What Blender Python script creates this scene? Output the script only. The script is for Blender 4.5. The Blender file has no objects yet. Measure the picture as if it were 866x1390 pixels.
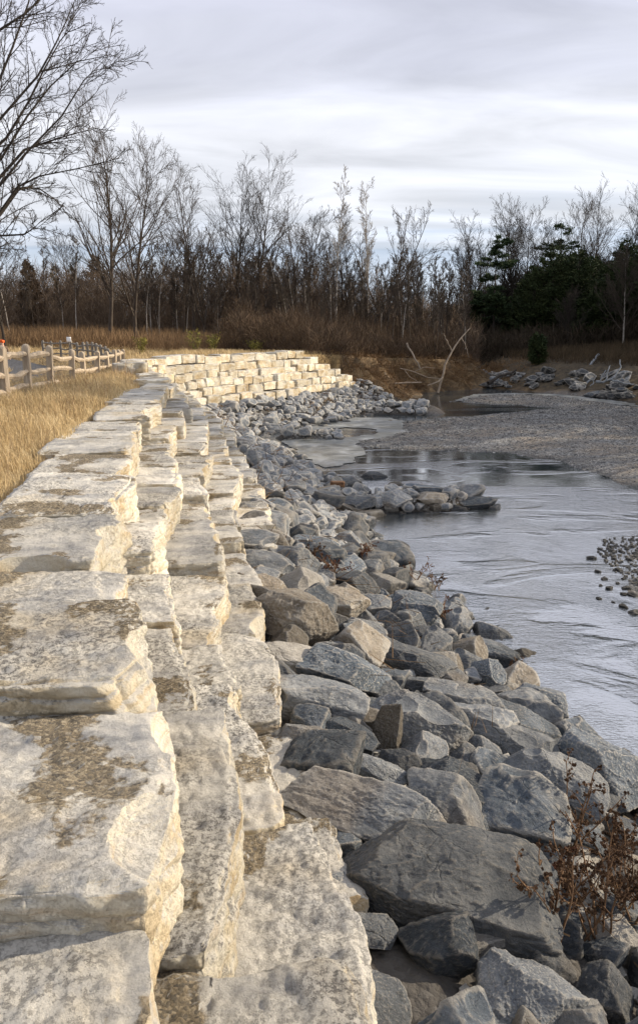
import bpy, math, random
import numpy as np
from mathutils import Vector, Matrix
R = math.radians
rng = np.random.default_rng(11)
random.seed(5)
C = bpy.context.scene.collection
scene = bpy.context.scene

# ------------------------------------------------------------------ camera, sky, sun
EYE = 1.6; FPX = 1050.0; PITCH = math.atan(200/1050)
cam = bpy.data.cameras.new('camera'); cam.sensor_fit = 'VERTICAL'; cam.sensor_height = 36
cam.lens = FPX/1390*36; cam.shift_y = -45/1390; cam.clip_start = .05; cam.clip_end = 3000
co = bpy.data.objects.new('camera', cam); C.objects.link(co)
co.location = (0, 0, EYE); co.rotation_euler = (math.pi/2-PITCH, 0, 0); scene.camera = co
SUN_EL, SUN_AZ = R(24), R(74)          # azimuth clockwise from +Y
world = bpy.data.worlds.new("World"); scene.world = world; world.use_nodes = True
w = world.node_tree; w.nodes.clear()
def wn(t): return w.nodes.new(t)
sky = wn('ShaderNodeTexSky'); sky.sky_type = 'NISHITA'; sky.sun_disc = False
sky.sun_elevation = SUN_EL; sky.sun_rotation = SUN_AZ; sky.altitude = 200; sky.air_density = 1.0; sky.dust_density = .6
tc = wn('ShaderNodeTexCoord'); sep = wn('ShaderNodeSeparateXYZ'); w.links.new(tc.outputs['Generated'], sep.inputs[0])
def wmath(op, a, b=None, clamp=False):
    m = wn('ShaderNodeMath'); m.operation = op; m.use_clamp = clamp
    for i, v in enumerate((a, b)):
        if v is None: continue
        if isinstance(v, (int, float)): m.inputs[i].default_value = v
        else: w.links.new(v, m.inputs[i])
    return m.outputs[0]
zz = wmath('ADD', wmath('MAXIMUM', sep.outputs[2], 0.0), .10)
cx_ = wmath('DIVIDE', sep.outputs[0], zz); cy_ = wmath('DIVIDE', sep.outputs[1], zz)
comb = wn('ShaderNodeCombineXYZ'); w.links.new(cx_, comb.inputs[0]); w.links.new(cy_, comb.inputs[1])
def cloudnoise(sx, sy, scale, detail, dist, loc=(0,0,0), rot=0.0):
    mp = wn('ShaderNodeMapping'); mp.inputs['Scale'].default_value = (sx, sy, 1); mp.inputs['Location'].default_value = loc
    mp.inputs['Rotation'].default_value = (0, 0, rot)
    w.links.new(comb.outputs[0], mp.inputs[0]); n = wn('ShaderNodeTexNoise')
    n.inputs['Scale'].default_value = scale; n.inputs['Detail'].default_value = detail
    n.inputs['Roughness'].default_value = .52; n.inputs['Distortion'].default_value = dist
    w.links.new(mp.outputs[0], n.inputs['Vector']); return n.outputs['Fac']
n1 = cloudnoise(.34, 1.0, .9, 7, .9, (3.1, 1.7, 0), .12)
n2 = cloudnoise(.38, 1.0, 1.6, 9, 1.0, (8, 2, 0), -.25)
n3 = cloudnoise(.6, .9, .5, 6, .8, (1, 5, 0), .5)
lay = wmath('ADD', sep.outputs[2], wmath('ADD', wmath('MULTIPLY', wmath('SUBTRACT', n1, .5), .20), wmath('MULTIPLY', wmath('SUBTRACT', n3, .5), .15)))
ramp = wn('ShaderNodeValToRGB'); w.links.new(lay, ramp.inputs[0])
el = ramp.color_ramp.elements
el[0].position = 0; el[0].color = (.70, .73, .80, 1); el[1].position = 1; el[1].color = (.60, .63, .74, 1)
for p_, c_ in ((.055, (.60, .67, .79)), (.095, (.50, .58, .72)), (.125, (.66, .70, .79)), (.165, (.76, .77, .82)), (.215, (.78, .785, .83)), (.265, (.70, .71, .79)), (.31, (.66, .67, .77)), (.37, (.70, .70, .82)), (.46, (.80, .81, .88)), (.65, (.76, .78, .86))):
    e = el.new(p_); e.color = (*c_, 1)
strk = wn('ShaderNodeMapRange'); w.links.new(n2, strk.inputs['Value']); strk.inputs['From Min'].default_value = .3; strk.inputs['From Max'].default_value = .7; strk.inputs['To Min'].default_value = .74; strk.inputs['To Max'].default_value = 1.18
cmul = wn('ShaderNodeVectorMath'); cmul.operation = 'SCALE'; w.links.new(ramp.outputs[0], cmul.inputs[0]); w.links.new(strk.outputs[0], cmul.inputs['Scale'])
bgs = wn('ShaderNodeBackground'); bgs.inputs['Strength'].default_value = .10; w.links.new(sky.outputs[0], bgs.inputs[0])
bgc = wn('ShaderNodeBackground'); bgc.inputs['Strength'].default_value = .93; w.links.new(cmul.outputs[0], bgc.inputs[0])
mx = wn('ShaderNodeMixShader'); w.links.new(bgs.outputs[0], mx.inputs[1]); w.links.new(bgc.outputs[0], mx.inputs[2])
mx.inputs[0].default_value = .88
out = wn('ShaderNodeOutputWorld'); w.links.new(mx.outputs[0], out.inputs[0])
sl = bpy.data.lights.new('sun', 'SUN'); sl.energy = 5.0; sl.angle = R(.5); sl.color = (1, .86, .66)
so = bpy.data.objects.new('sun', sl); C.objects.link(so)
SD = Vector((math.cos(SUN_EL)*math.sin(SUN_AZ), math.cos(SUN_EL)*math.cos(SUN_AZ), math.sin(SUN_EL)))
so.rotation_euler = SD.to_track_quat('Z', 'Y').to_euler(); so.location = (30, 10, 30)
vs = scene.view_settings; vs.view_transform = 'Standard'; vs.look = 'None'; vs.exposure = .46; vs.gamma = 1
scene.render.resolution_x = 637; scene.render.resolution_y = 1024

# ------------------------------------------------------------------ helpers
def at(px, d, z=0.0):                  # a point seen at photo column px, d metres ahead, height z
    ax = d*math.cos(PITCH)+(EYE-z)*math.sin(PITCH)
    return ax*(px-433)/FPX
def pix(p):
    x, y, z = p[0], p[1], p[2]-EYE
    ax = y*math.cos(PITCH)-z*math.sin(PITCH); up = y*math.sin(PITCH)+z*math.cos(PITCH)
    return 433+FPX*x/ax, 650-FPX*up/ax
def ray(px, py):
    F = Vector((0, math.cos(PITCH), -math.sin(PITCH))); U = Vector((0, math.sin(PITCH), math.cos(PITCH)))
    return (F + Vector((1,0,0))*((px-433)/FPX) + U*((650-py)/FPX))
def gz(px, py, z):                     # pixel -> world on plane z
    r = ray(px, py); k = (z-EYE)/r.z
    return (r.x*k, r.y*k)
def mesh(name, V, F, mat=None, smooth=True, sharp=None):
    V = np.asarray(V, dtype=np.float32).reshape(-1, 3); F = np.asarray(F, dtype=np.int32)
    me = bpy.data.meshes.new(name); k = F.shape[1]
    me.vertices.add(len(V)); me.vertices.foreach_set('co', V.ravel())
    me.loops.add(F.size); me.loops.foreach_set('vertex_index', F.ravel())
    me.polygons.add(len(F)); me.polygons.foreach_set('loop_start', np.arange(0, F.size, k, dtype=np.int32))
    me.polygons.foreach_set('loop_total', np.full(len(F), k, dtype=np.int32))
    me.polygons.foreach_set('use_smooth', np.full(len(F), smooth))
    me.update(calc_edges=True); me.validate()
    if sharp: me.set_sharp_from_angle(angle=sharp)
    if mat: me.materials.append(mat)
    return me
def link(name, me, loc=(0,0,0), rot=(0,0,0), parent=None):
    o = bpy.data.objects.new(name, me); C.objects.link(o); o.location = loc; o.rotation_euler = rot
    if parent: o.parent = parent
    return o
def tag(o, label=None, cat=None, group=None, kind=None):
    if label: o['label'] = label
    if cat: o['category'] = cat
    if group: o['group'] = group
    if kind: o['kind'] = kind
    return o

# vectorised perlin noise
_perm = rng.permutation(256); _perm = np.concatenate([_perm, _perm, _perm])
_grad = rng.normal(size=(256, 3)); _grad /= np.linalg.norm(_grad, axis=1)[:, None]
def perlin(p):
    p = np.asarray(p, dtype=np.float64); i = np.floor(p).astype(np.int64); f = p-i; i &= 255
    u = f*f*f*(f*(f*6-15)+10); r = 0
    for dx in (0, 1):
        wx = u[:, 0] if dx else 1-u[:, 0]
        for dy in (0, 1):
            wy = u[:, 1] if dy else 1-u[:, 1]
            for dz in (0, 1):
                wz = u[:, 2] if dz else 1-u[:, 2]
                h = _perm[_perm[_perm[(i[:, 0]+dx) & 255]+((i[:, 1]+dy) & 255)]+((i[:, 2]+dz) & 255)]
                g = _grad[h]
                r = r + wx*wy*wz*(g[:, 0]*(f[:, 0]-dx)+g[:, 1]*(f[:, 1]-dy)+g[:, 2]*(f[:, 2]-dz))
    return r
def fbm(p, o=4, ridged=False):
    r = 0; a = 1.0; p = np.array(p, dtype=np.float64)
    for k in range(o):
        v = perlin(p)
        r = r + a*((0.35-np.abs(v)) if ridged else v); a *= .5; p = p*2.03+7.1
    return r
def sm(x, a, b):
    t = np.clip((x-a)/(b-a), 0, 1); return t*t*(3-2*t)

# node material builder
class M:
    def __init__(s, name):
        s.m = bpy.data.materials.new(name); s.m.use_nodes = True; s.t = s.m.node_tree; s.t.nodes.clear()
        s.o = s.t.nodes.new('ShaderNodeOutputMaterial'); s.b = s.t.nodes.new('ShaderNodeBsdfPrincipled')
        s.t.links.new(s.b.outputs[0], s.o.inputs[0]); s.set('Roughness', .85); s.set('Specular IOR Level', .25)
    def n(s, ty, ins={}, **kw):
        nd = s.t.nodes.new('ShaderNode'+ty)
        for k, v in kw.items(): setattr(nd, k, v)
        for k, v in ins.items(): s.lk(v, nd.inputs[k])
        return nd
    def lk(s, v, sock):
        if hasattr(v, 'is_output') or isinstance(v, bpy.types.NodeSocket): s.t.links.new(v, sock)
        elif isinstance(v, (tuple, list)) and sock.type == 'RGBA' and len(v) == 3: sock.default_value = (*v, 1)
        else: sock.default_value = v
    def set(s, k, v): s.lk(v, s.b.inputs[k])
    def coords(s, scale=(1,1,1), rand=True, kind='Object'):
        c = s.n('TexCoord').outputs[kind]
        if rand:
            r = s.n('ObjectInfo').outputs['Random']
            r2 = s.math('MULTIPLY', r, 91.7); c = s.n('VectorMath', {0: c, 1: s.n('CombineXYZ', {0: r2, 1: s.math('MULTIPLY', r, 53.1), 2: s.math('MULTIPLY', r, 17.3)}).outputs[0]}, operation='ADD').outputs[0]
        if scale != (1,1,1): c = s.n('VectorMath', {0: c, 1: scale}, operation='MULTIPLY').outputs[0]
        return c
    def noise(s, co, scale, detail=5, rough=.55, dist=0.0):
        return s.n('TexNoise', {'Vector': co, 'Scale': scale, 'Detail': detail, 'Roughness': rough, 'Distortion': dist}).outputs['Fac']
    def math(s, op, a, b=0.0, clamp=False): return s.n('Math', {0: a, 1: b}, operation=op, use_clamp=clamp).outputs[0]
    def rng(s, v, a, b, c=0.0, d=1.0): return s.n('MapRange', {'Value': v, 'From Min': a, 'From Max': b, 'To Min': c, 'To Max': d}, interpolation_type='SMOOTHSTEP').outputs[0]
    def ramp(s, v, stops):
        nd = s.n('ValToRGB', {0: v}); el = nd.color_ramp.elements
        while len(el) < len(stops): el.new(.5)
        for e, (p, c) in zip(el, stops): e.position = p; e.color = (*c, 1)
        return nd.outputs[0]
    def mix(s, f, a, b, mode='MIX'):
        nd = s.n('Mix', data_type='RGBA', blend_type=mode)
        s.lk(f, nd.inputs[0]); s.lk(a, nd.inputs[6]); s.lk(b, nd.inputs[7]); return nd.outputs[2]
    def bump(s, h, dist, strength=1.0, normal=None):
        i = {'Height': h, 'Distance': dist, 'Strength': strength}
        if normal: i['Normal'] = normal
        return s.n('Bump', i).outputs[0]
    def up(s):                                     # 0..1 how much the true surface faces up
        g = s.n('NewGeometry'); return s.n('SeparateXYZ', {0: g.outputs['True Normal']}).outputs[2]

def flat(name, col, rough=.85, var=.35, scale=8.0, stretch=(1,1,1)):
    m = M(name); c = m.coords(stretch); n = m.noise(c, scale, 5)
    k = m.rng(n, .3, .7, 1-var, 1+var)
    m.set('Base Color', m.n('VectorMath', {0: m.n('RGB').outputs[0], 1: (1,1,1)}, operation='MULTIPLY').outputs[0])
    rgb = [x for x in m.t.nodes if x.type == 'RGB'][0]; rgb.outputs[0].default_value = (*col, 1)
    vm = m.n('VectorMath', {0: rgb.outputs[0]}, operation='SCALE'); m.lk(k, vm.inputs['Scale']); m.set('Base Color', vm.outputs[0])
    m.set('Roughness', rough); m.set('Normal', m.bump(n, .01, .6)); return m.m

# --- limestone of the stacked wall blocks
def limestone():
    m = M('limestone'); c = m.coords(); up = m.up()
    top = m.rng(up, .45, .8)
    a = m.noise(c, 1.3, 8, .6, .6)
    side = m.ramp(a, [(.3, (.42, .31, .18)), (.42, (.60, .50, .34)), (.52, (.72, .66, .53)), (.68, (.70, .67, .60))])
    st = m.noise(m.coords((1.2, 1.2, 9)), 1.6, 6, .6, .8)
    side = m.mix(m.rng(st, .5, .68, 0, .55), side, (.48, .33, .17))
    side = m.mix(m.rng(m.noise(c, 3.1, 6), .56, .7, 0, .8), side, (.72, .68, .60))
    b = m.noise(m.coords((.8, 1.8, 1)), 1.7, 9, .66, .25)
    tp = m.ramp(b, [(.3, (.30, .30, .30)), (.42, (.47, .455, .43)), (.52, (.62, .59, .53)), (.66, (.72, .68, .60))])
    tp = m.mix(m.rng(m.noise(c, 1.1, 4), .54, .7, 0, .5), tp, (.58, .47, .30))
    lich = m.noise(c, 38, 6, .78, .1); reg = m.noise(c, 1.7, 4, .55)
    lm = m.math('MULTIPLY', m.rng(lich, .5, .57), m.rng(reg, .36, .58), True)
    vr = m.n('ObjectInfo').outputs['Random']; tp = m.mix(m.math('MULTIPLY', lm, m.rng(m.math('FRACT', m.math('MULTIPLY', vr, 7.3)), 0, 1, .15, .85)), tp, (.15, .14, .13))
    # grit that lies on the stone
    gv = m.n('TexVoronoi', {'Vector': c, 'Scale': 85.0}); gr = m.ramp(m.n('SeparateColor', {0: gv.outputs['Color']}).outputs[0], [(.0, (.07, .055, .035)), (.6, (.22, .165, .09)), (1, (.42, .34, .22))])
    gm = m.math('MULTIPLY', m.rng(m.math('ADD', m.noise(c, 1.45, 3, .5, .3), m.math('MULTIPLY', m.noise(c, 22, 3), .20)), .655, .70), m.rng(up, .8, .93), True)
    tp = m.mix(m.math('MULTIPLY', gm, .85), tp, gr)
    col = m.mix(top, side, tp)
    v = m.n('ObjectInfo').outputs['Random']
    sc = m.n('VectorMath', {0: col}, operation='SCALE'); m.lk(m.math('ADD', m.math('MULTIPLY', v, .36), .76), sc.inputs['Scale'])
    m.set('Base Color', sc.outputs[0])
    h = m.math('ADD', m.math('MULTIPLY', m.noise(c, 9, 10, .76, .05), .8), m.math('MULTIPLY', lm, -.22))
    n1 = m.bump(h, .085, .85)
    n2 = m.bump(m.math('ADD', m.noise(c, 55, 4, .7), m.math('MULTIPLY', m.math('MULTIPLY', gm, m.math('SUBTRACT', 1.0, gv.outputs['Distance'])), .8)), .008, .9, n1)
    m.set('Normal', n2); m.set('Roughness', .92); return m.m
LIME = limestone()

def boulder_mat(name, stops, streak, tan, blue):
    m = M(name); c = m.coords(); up = m.up()
    a = m.noise(c, 2.3, 10, .68, .25); col = m.ramp(a, stops)
    s2 = m.noise(m.coords((1, 1, 2.2)), 2.4, 8, .68, .9)
    col = m.mix(m.rng(s2, .54, .64, 0, .5), col, streak)
    col = m.mix(m.rng(m.noise(c, .9, 4, .5, .4), .55, .68, 0, tan), col, (.36, .28, .19))
    col = m.mix(m.rng(m.noise(c, 13, 6, .7), .58, .68, 0, .6), col, (.055, .06, .065))
    col = m.mix(m.math('MULTIPLY', m.rng(m.noise(c, 30, 4, .7), .58, .66), .45), col, (.50, .49, .46))
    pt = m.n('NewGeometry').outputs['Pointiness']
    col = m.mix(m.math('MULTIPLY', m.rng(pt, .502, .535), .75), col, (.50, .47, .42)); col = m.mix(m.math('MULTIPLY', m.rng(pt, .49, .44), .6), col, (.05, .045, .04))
    v = m.n('ObjectInfo').outputs['Random']
    pz = m.n('SeparateXYZ', {0: m.n('NewGeometry').outputs['Position']}).outputs[2]
    wetk = m.math('ADD', m.rng(m.math('ADD', pz, m.math('MULTIPLY', m.noise(c, 3), .12)), -3.06, -2.92, .38, 1), 0.0)
    sc = m.n('VectorMath', {0: col}, operation='SCALE'); m.lk(m.math('MULTIPLY', wetk, m.math('ADD', m.math('MULTIPLY', v, .55), .33)), sc.inputs['Scale'])
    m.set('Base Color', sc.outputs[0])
    cr = m.n('TexVoronoi', {'Vector': m.n('VectorMath', {0: c, 1: m.n('VectorMath', {0: m.n('TexNoise', {'Vector': c, 'Scale': 2.5, 'Detail': 5.0}).outputs['Color'], 1: (.5, .5, .5)}, operation='MULTIPLY').outputs[0]}, operation='ADD').outputs[0], 'Scale': 2.6}, feature='DISTANCE_TO_EDGE').outputs['Distance']
    ck = m.math('MULTIPLY', m.rng(cr, 0, .03, -.16, 0), m.rng(m.noise(c, 1.6, 4), .45, .6))
    n1 = m.bump(m.math('ADD', m.math('ADD', m.noise(c, 5, 10, .72, .05), m.math('MULTIPLY', m.noise(m.coords((1, 1, 3)), 2.2, 6, .7, .2), .25)), ck), .10, .9)
    m.set('Normal', m.bump(m.noise(c, 45, 4, .7), .008, .8, n1)); m.set('Roughness', .8); m.set('Specular IOR Level', .35); return m.m
BM = {
 'd': boulder_mat('damp_and_shade_toned_rock', [(.3, (.03, .034, .038)), (.5, (.065, .07, .075)), (.7, (.13, .135, .14))], (.17, .17, .16), .2, 0),  # wet stone in the shallows; on far-bank rocks the dark colour stands for shade
 'g': boulder_mat('grey_boulder', [(.3, (.10, .11, .125)), (.5, (.215, .235, .26)), (.66, (.44, .445, .44))], (.44, .44, .42), .45, 0),
 'b': boulder_mat('blue_grey_boulder', [(.3, (.06, .07, .085)), (.5, (.13, .16, .195)), (.7, (.25, .285, .33))], (.34, .37, .40), .15, 1),
 't': boulder_mat('tan_boulder', [(.3, (.19, .155, .115)), (.5, (.34, .29, .225)), (.7, (.48, .43, .36))], (.55, .53, .48), .5, 0),
 'p': boulder_mat('pale_boulder', [(.3, (.30, .27, .23)), (.5, (.46, .43, .38)), (.7, (.58, .55, .50))], (.30, .28, .25), .3, 0)}

# ------------------------------------------------------------------ stone meshes
_cg = {}
def cubegrid(n):
    if n in _cg: return _cg[n]
    N = n+1; a = np.arange(n); I, J = [q.ravel() for q in np.meshgrid(a, a, indexing='ij')]
    quads = []
    for ax in range(3):
        u, v = (ax+1) % 3, (ax+2) % 3
        for side in (0, n):
            q = []
            for (di, dj) in ((0,0), (1,0), (1,1), (0,1)):
                t = np.zeros((len(I), 3), int); t[:, ax] = side; t[:, u] = I+di; t[:, v] = J+dj; q.append(t)
            if side == 0: q = q[::-1]
            quads.append(np.stack(q, 1))
    Q = np.concatenate(quads); code = (Q[..., 0]*N+Q[..., 1])*N+Q[..., 2]
    un, inv = np.unique(code, return_inverse=True)
    L = np.stack([un//(N*N), (un//N) % N, un % N], 1)
    _cg[n] = (L/n*2-1, inv.reshape(-1, 4)); return _cg[n]
def scoops(V, cs):
    for c, r in cs:
        d = V-np.array(c); l = np.linalg.norm(d, axis=1); k = l < r
        V[k] = np.array(c)+d[k]/l[k][:, None]*r
    return V
def block_verts(dims, n, r, rough=1.0, extra=()):
    """quarried block: box, chipped edges, split face towards +x, strata"""
    P, F = cubegrid(n); dims = np.array(dims); h = dims/2; off = r.uniform(0, 200, 3)
    W = np.sign(P)*(1-(1-np.abs(P))**1.15)            # denser near edges
    # round corners by softmin of planes
    dirs = W/np.maximum(np.linalg.norm(W, axis=1)[:, None], 1e-6)
    pl = [];
    for k in range(r.integers(2, 5)):                 # chip planes across edges
        nn = r.normal(size=3); nn[r.integers(0, 3)] *= .15; nn /= np.linalg.norm(nn)
        sup = np.abs(nn).sum(); pl.append((nn, sup*r.uniform(.83, .95)))
    V = W.copy()
    for nn, d in pl:
        q = V@nn; k = q > d; V[k] *= (d/q[k])[:, None]
    V = V*h
    D = np.sign(P)*np.abs(P)**8; D /= np.linalg.norm(D, axis=1)[:, None]
    edge = np.sort(np.abs(P), axis=1)[:, 1]           # 1 at edges
    rd = (.02*sm(edge, .88, 1.0))[:, None]*np.minimum(1, dims.min()/.4)
    V = V - D*rd
    f1 = fbm(V*1.6+off, 2); f2 = fbm(V*5+off, 3, True); f3 = fbm(V*14+off+9, 3) if n > 20 else 0
    # strata: stepped ledges on the sides
    zz = V[:, 2]*9+fbm(V*1.3+off+30, 2)*2.2
    stp = (np.abs((zz % 1)-.5)*2)**3
    sidef = 1-np.abs(D[:, 2])
    fl = 1-.55*np.abs(D[:, 2])
    disp = rough*(f1*.055*fl+f2*.034*fl+f3*.020)-rough*.022*stp*sidef
    V = V+D*disp[:, None]
    cs = list(extra)
    for k in range(r.integers(3, 7)):
        sx = 1 if r.random() < .75 else -1; sz = 1 if r.random() < .8 else -1; R_ = r.uniform(.12, .42)
        if r.random() < .5: c = (sx*(h[0]+R_*.72), r.uniform(-h[1], h[1]), sz*(h[2]+R_*r.uniform(.1, .5)))
        else: c = (r.uniform(-h[0], h[0]), (1 if r.random() < .5 else -1)*(h[1]+R_*.75), sz*(h[2]+R_*r.uniform(.1, .5)))
        cs.append((c, R_))
    V = scoops(V, cs)
    if n > 20: V = V+D*(fbm(V*22+off, 2)*.007)[:, None]
    return V, F
def boulder_verts(dims, n, r, cuts=9, k=60):
    P, F = cubegrid(n); T = np.tan(P*math.pi/4); dr = T/np.linalg.norm(T, axis=1)[:, None]
    A = np.linalg.qr(r.normal(size=(3, 3))*.35+np.eye(3))[0]
    pls = []
    for i in range(3):
        for s in (1, -1):
            nn = s*A[:, i]+r.normal(size=3)*.22; nn /= np.linalg.norm(nn); pls.append((nn, r.uniform(.72, .92)))
    for i in range(cuts):
        nn = r.normal(size=3); nn /= np.linalg.norm(nn); pls.append((nn, r.uniform(.80, 1.0)))
    acc = 0
    for nn, d in pls:
        q = np.maximum(dr@nn, .02)/d; acc = acc+q**k
    acc = acc+(1/1.32)**k
    V = dr*(acc**(-1/k))[:, None]
    V = V/np.abs(V).max(axis=0)*(np.array(dims)/2)
    off = r.uniform(0, 200, 3); sz = float(np.mean(dims)); q = V/sz
    nr = dr
    d = sz*(.035*fbm(q*2.2+off, 2)+.045*fbm(q*4.5+off, 5, True)+.020*fbm(q*15+off, 4, True))
    lay = q@A[:, 2]*9+fbm(q*2+off, 2)*1.5
    d = d-sz*.005*(np.abs((lay % 1)-.5)*2)**4
    V = V+nr*d[:, None]
    if n > 12:
        cs = []
        for i in range(6):
            dd = r.normal(size=3); dd /= np.linalg.norm(dd); R_ = sz*r.uniform(.2, .5)
            cs.append((dd*(np.array(dims)/2)*1.0+dd*R_*.88, R_))
        V = scoops(V, cs)
    return V, F
# ------------------------------------------------------------------ layout curves (metres, camera at 0,0)
ZW = -3.2
E = np.array([(.88,-2),(.23,0),(-.38,2),(-.99,3.8),(-1.56,5.6),(-2.25,8.86),(-2.95,12.5),(-3.46,15.6),(-4.0,20),(-4.6,24.6),(-5.7,29),(-6.9,32.3),(-7.5,34.6),(-7.1,36.9),(-5.3,40),(-2.5,44),(.5,49.2),(1.7,51.2)], float)
def smooth_curve(P, step=.1, it=60):
    seg = np.linalg.norm(np.diff(P, axis=0), axis=1); s = np.concatenate([[0], np.cumsum(seg)])
    q = np.arange(0, s[-1], step); X = np.interp(q, s, P[:, 0]); Y = np.interp(q, s, P[:, 1])
    for _ in range(it):
        X[1:-1] = (X[:-2]+X[2:]+2*X[1:-1])/4; Y[1:-1] = (Y[:-2]+Y[2:]+2*Y[1:-1])/4
    return np.stack([X, Y], 1)
WC = smooth_curve(E); WS = np.concatenate([[0], np.cumsum(np.linalg.norm(np.diff(WC, axis=0), axis=1))]); SEND = WS[-1]
WT = np.gradient(WC, axis=0); WT /= np.linalg.norm(WT, axis=1)[:, None]; WN = np.stack([WT[:, 1], -WT[:, 0]], 1)
def wpt(s, off=0):
    x = np.interp(s, WS, WC[:, 0]); y = np.interp(s, WS, WC[:, 1]); nx = np.interp(s, WS, WN[:, 0]); ny = np.interp(s, WS, WN[:, 1])
    return x+nx*off, y+ny*off, nx, ny
def s_at_y(y): return float(np.interp(y, WC[:340, 1], WS[:340]))
S6, S15, S30 = s_at_y(6), s_at_y(15), s_at_y(29)
def tread(s): return float(np.interp(s, [0, S6, S15, S30, S30+5], [.325, .43, .58, .42, .30]))
def ztop(k, s):
    drop = float(np.interp(s, [0, S15, S30], [.45, .43, .385])); return -(k-1)*drop
def zbase(s): return np.interp(s, [0, s_at_y(3), S6, s_at_y(12), s_at_y(20), S30, SEND], [-1.15, -1.3, -1.45, -1.75, -1.9, -1.95, -1.95])
BANK = np.array([(1.7,51.2),(2.2,55.5),(3.2,60),(5.5,63.5),(9.5,66.5),(13,70.5),(14.5,77),(14,95),(8,140),(0,260)], float)
LINE = np.concatenate([WC[::4], smooth_curve(BANK, .5, 4)[1:]])
LS = np.concatenate([[0], np.cumsum(np.linalg.norm(np.diff(LINE, axis=0), axis=1))])
def polydist(x, y, P):
    """signed distance (+ right of travel) and arclength of nearest"""
    best = np.full(x.shape, 1e9); sg = np.ones(x.shape); ss = np.zeros(x.shape); acc = 0
    for a, b in zip(P[:-1], P[1:]):
        d = b-a; L = np.hypot(*d); t = np.clip(((x-a[0])*d[0]+(y-a[1])*d[1])/(L*L), 0, 1)
        ex = x-(a[0]+t*d[0]); ey = y-(a[1]+t*d[1]); q = np.hypot(ex, ey); k = q < best
        best[k] = q[k]; sg[k] = np.where((ex*d[1]-ey*d[0]) >= 0, 1, -1)[k]; ss[k] = (acc+t*L)[k]; acc += L
    return best*sg, ss
def inpoly(x, y, P):
    c = np.zeros(x.shape, bool); n = len(P)
    for i in range(n):
        (x1, y1), (x2, y2) = P[i], P[(i+1) % n]
        if y1 == y2: continue
        k = ((y1 > y) != (y2 > y)) & (x < (x2-x1)*(y-y1)/(y2-y1)+x1); c ^= k
    return c
def polysd(x, y, P):
    Q = np.concatenate([P, P[:1]]); d, _ = polydist(x, y, Q); return np.where(inpoly(x, y, P), 1, -1)*np.abs(d)
SHS = [0, s_at_y(4), s_at_y(8), s_at_y(11.5), s_at_y(14), s_at_y(20), s_at_y(30), s_at_y(33), S30+10, S30+16, SEND-5, SEND, SEND+4]
SHW = [6.2, 6.0, 5.5, 5.5, 5.5, 5.4, 5.0, 5.0, 4.6, 4.6, 4.2, 3.4, 3.0]
SPITS = [((.3,20.6),(3.75,21.2),.8,.62), ((.4,46.5),(6.4,46.3),1.25,.75), ((-1.6,35.0),(.9,35.4),.7,.45), ((3.6,21.2),(5.0,20.9),.5,.25)]
GB = np.array([gz(*p, ZW) for p in [(1100,740),(866,664),(800,641),(745,624),(700,617),(620,612),(540,611),(490,607),(470,601),(530,593),(548,583),(545,574),(590,569),(640,565),(700,560),(756,554),(700,549.5),(655,548.5),(622,545),(638,539),(690,535),(760,539),(810,546),(866,553),(1000,560)]])
GB = np.concatenate([GB, [(60, 56), (60, 12)]])
BARR = np.array([gz(*p, ZW) for p in [(838,735),(822,790),(840,835),(866,840),(930,830),(930,730)]])
FB = np.array([(60, 44), (34, 49), (24, 52.5), (19, 59), (15.5, 66), (13.4, 72), (13.4, 90), (7, 140), (0, 260)], float)   # foot of the far right bank (river is on its left when read this way)
PATH = np.array([(-9.5, -5), (-10.2,10), (-10.8,22), (-12.2,32), (-15,42), (-22,50), (-40,58)], float)
def plateau(x, y):
    near = np.interp(y, [0, 12, 18, 28, 41], [-.04, 0, .02, -.10, .12])
    side = sm(-x, 7.3, 10.5); low = np.interp(y, [0, 12, 18, 24, 30, 42, 52], [.05, .08, .08, -.08, -.3, -.45, -.1])
    far = np.clip((y-42)/40, 0, 1.3); lr = np.clip((-x+10)/30, 0, 1)
    z = near*(1-side)+low*side
    z = z*(1-sm(y, 46, 60))+far*(-1.15+2.0*lr)+.22*sm(y, 29, 36)*(1-side)*(1-sm(y, 50, 60))
    return z
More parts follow.
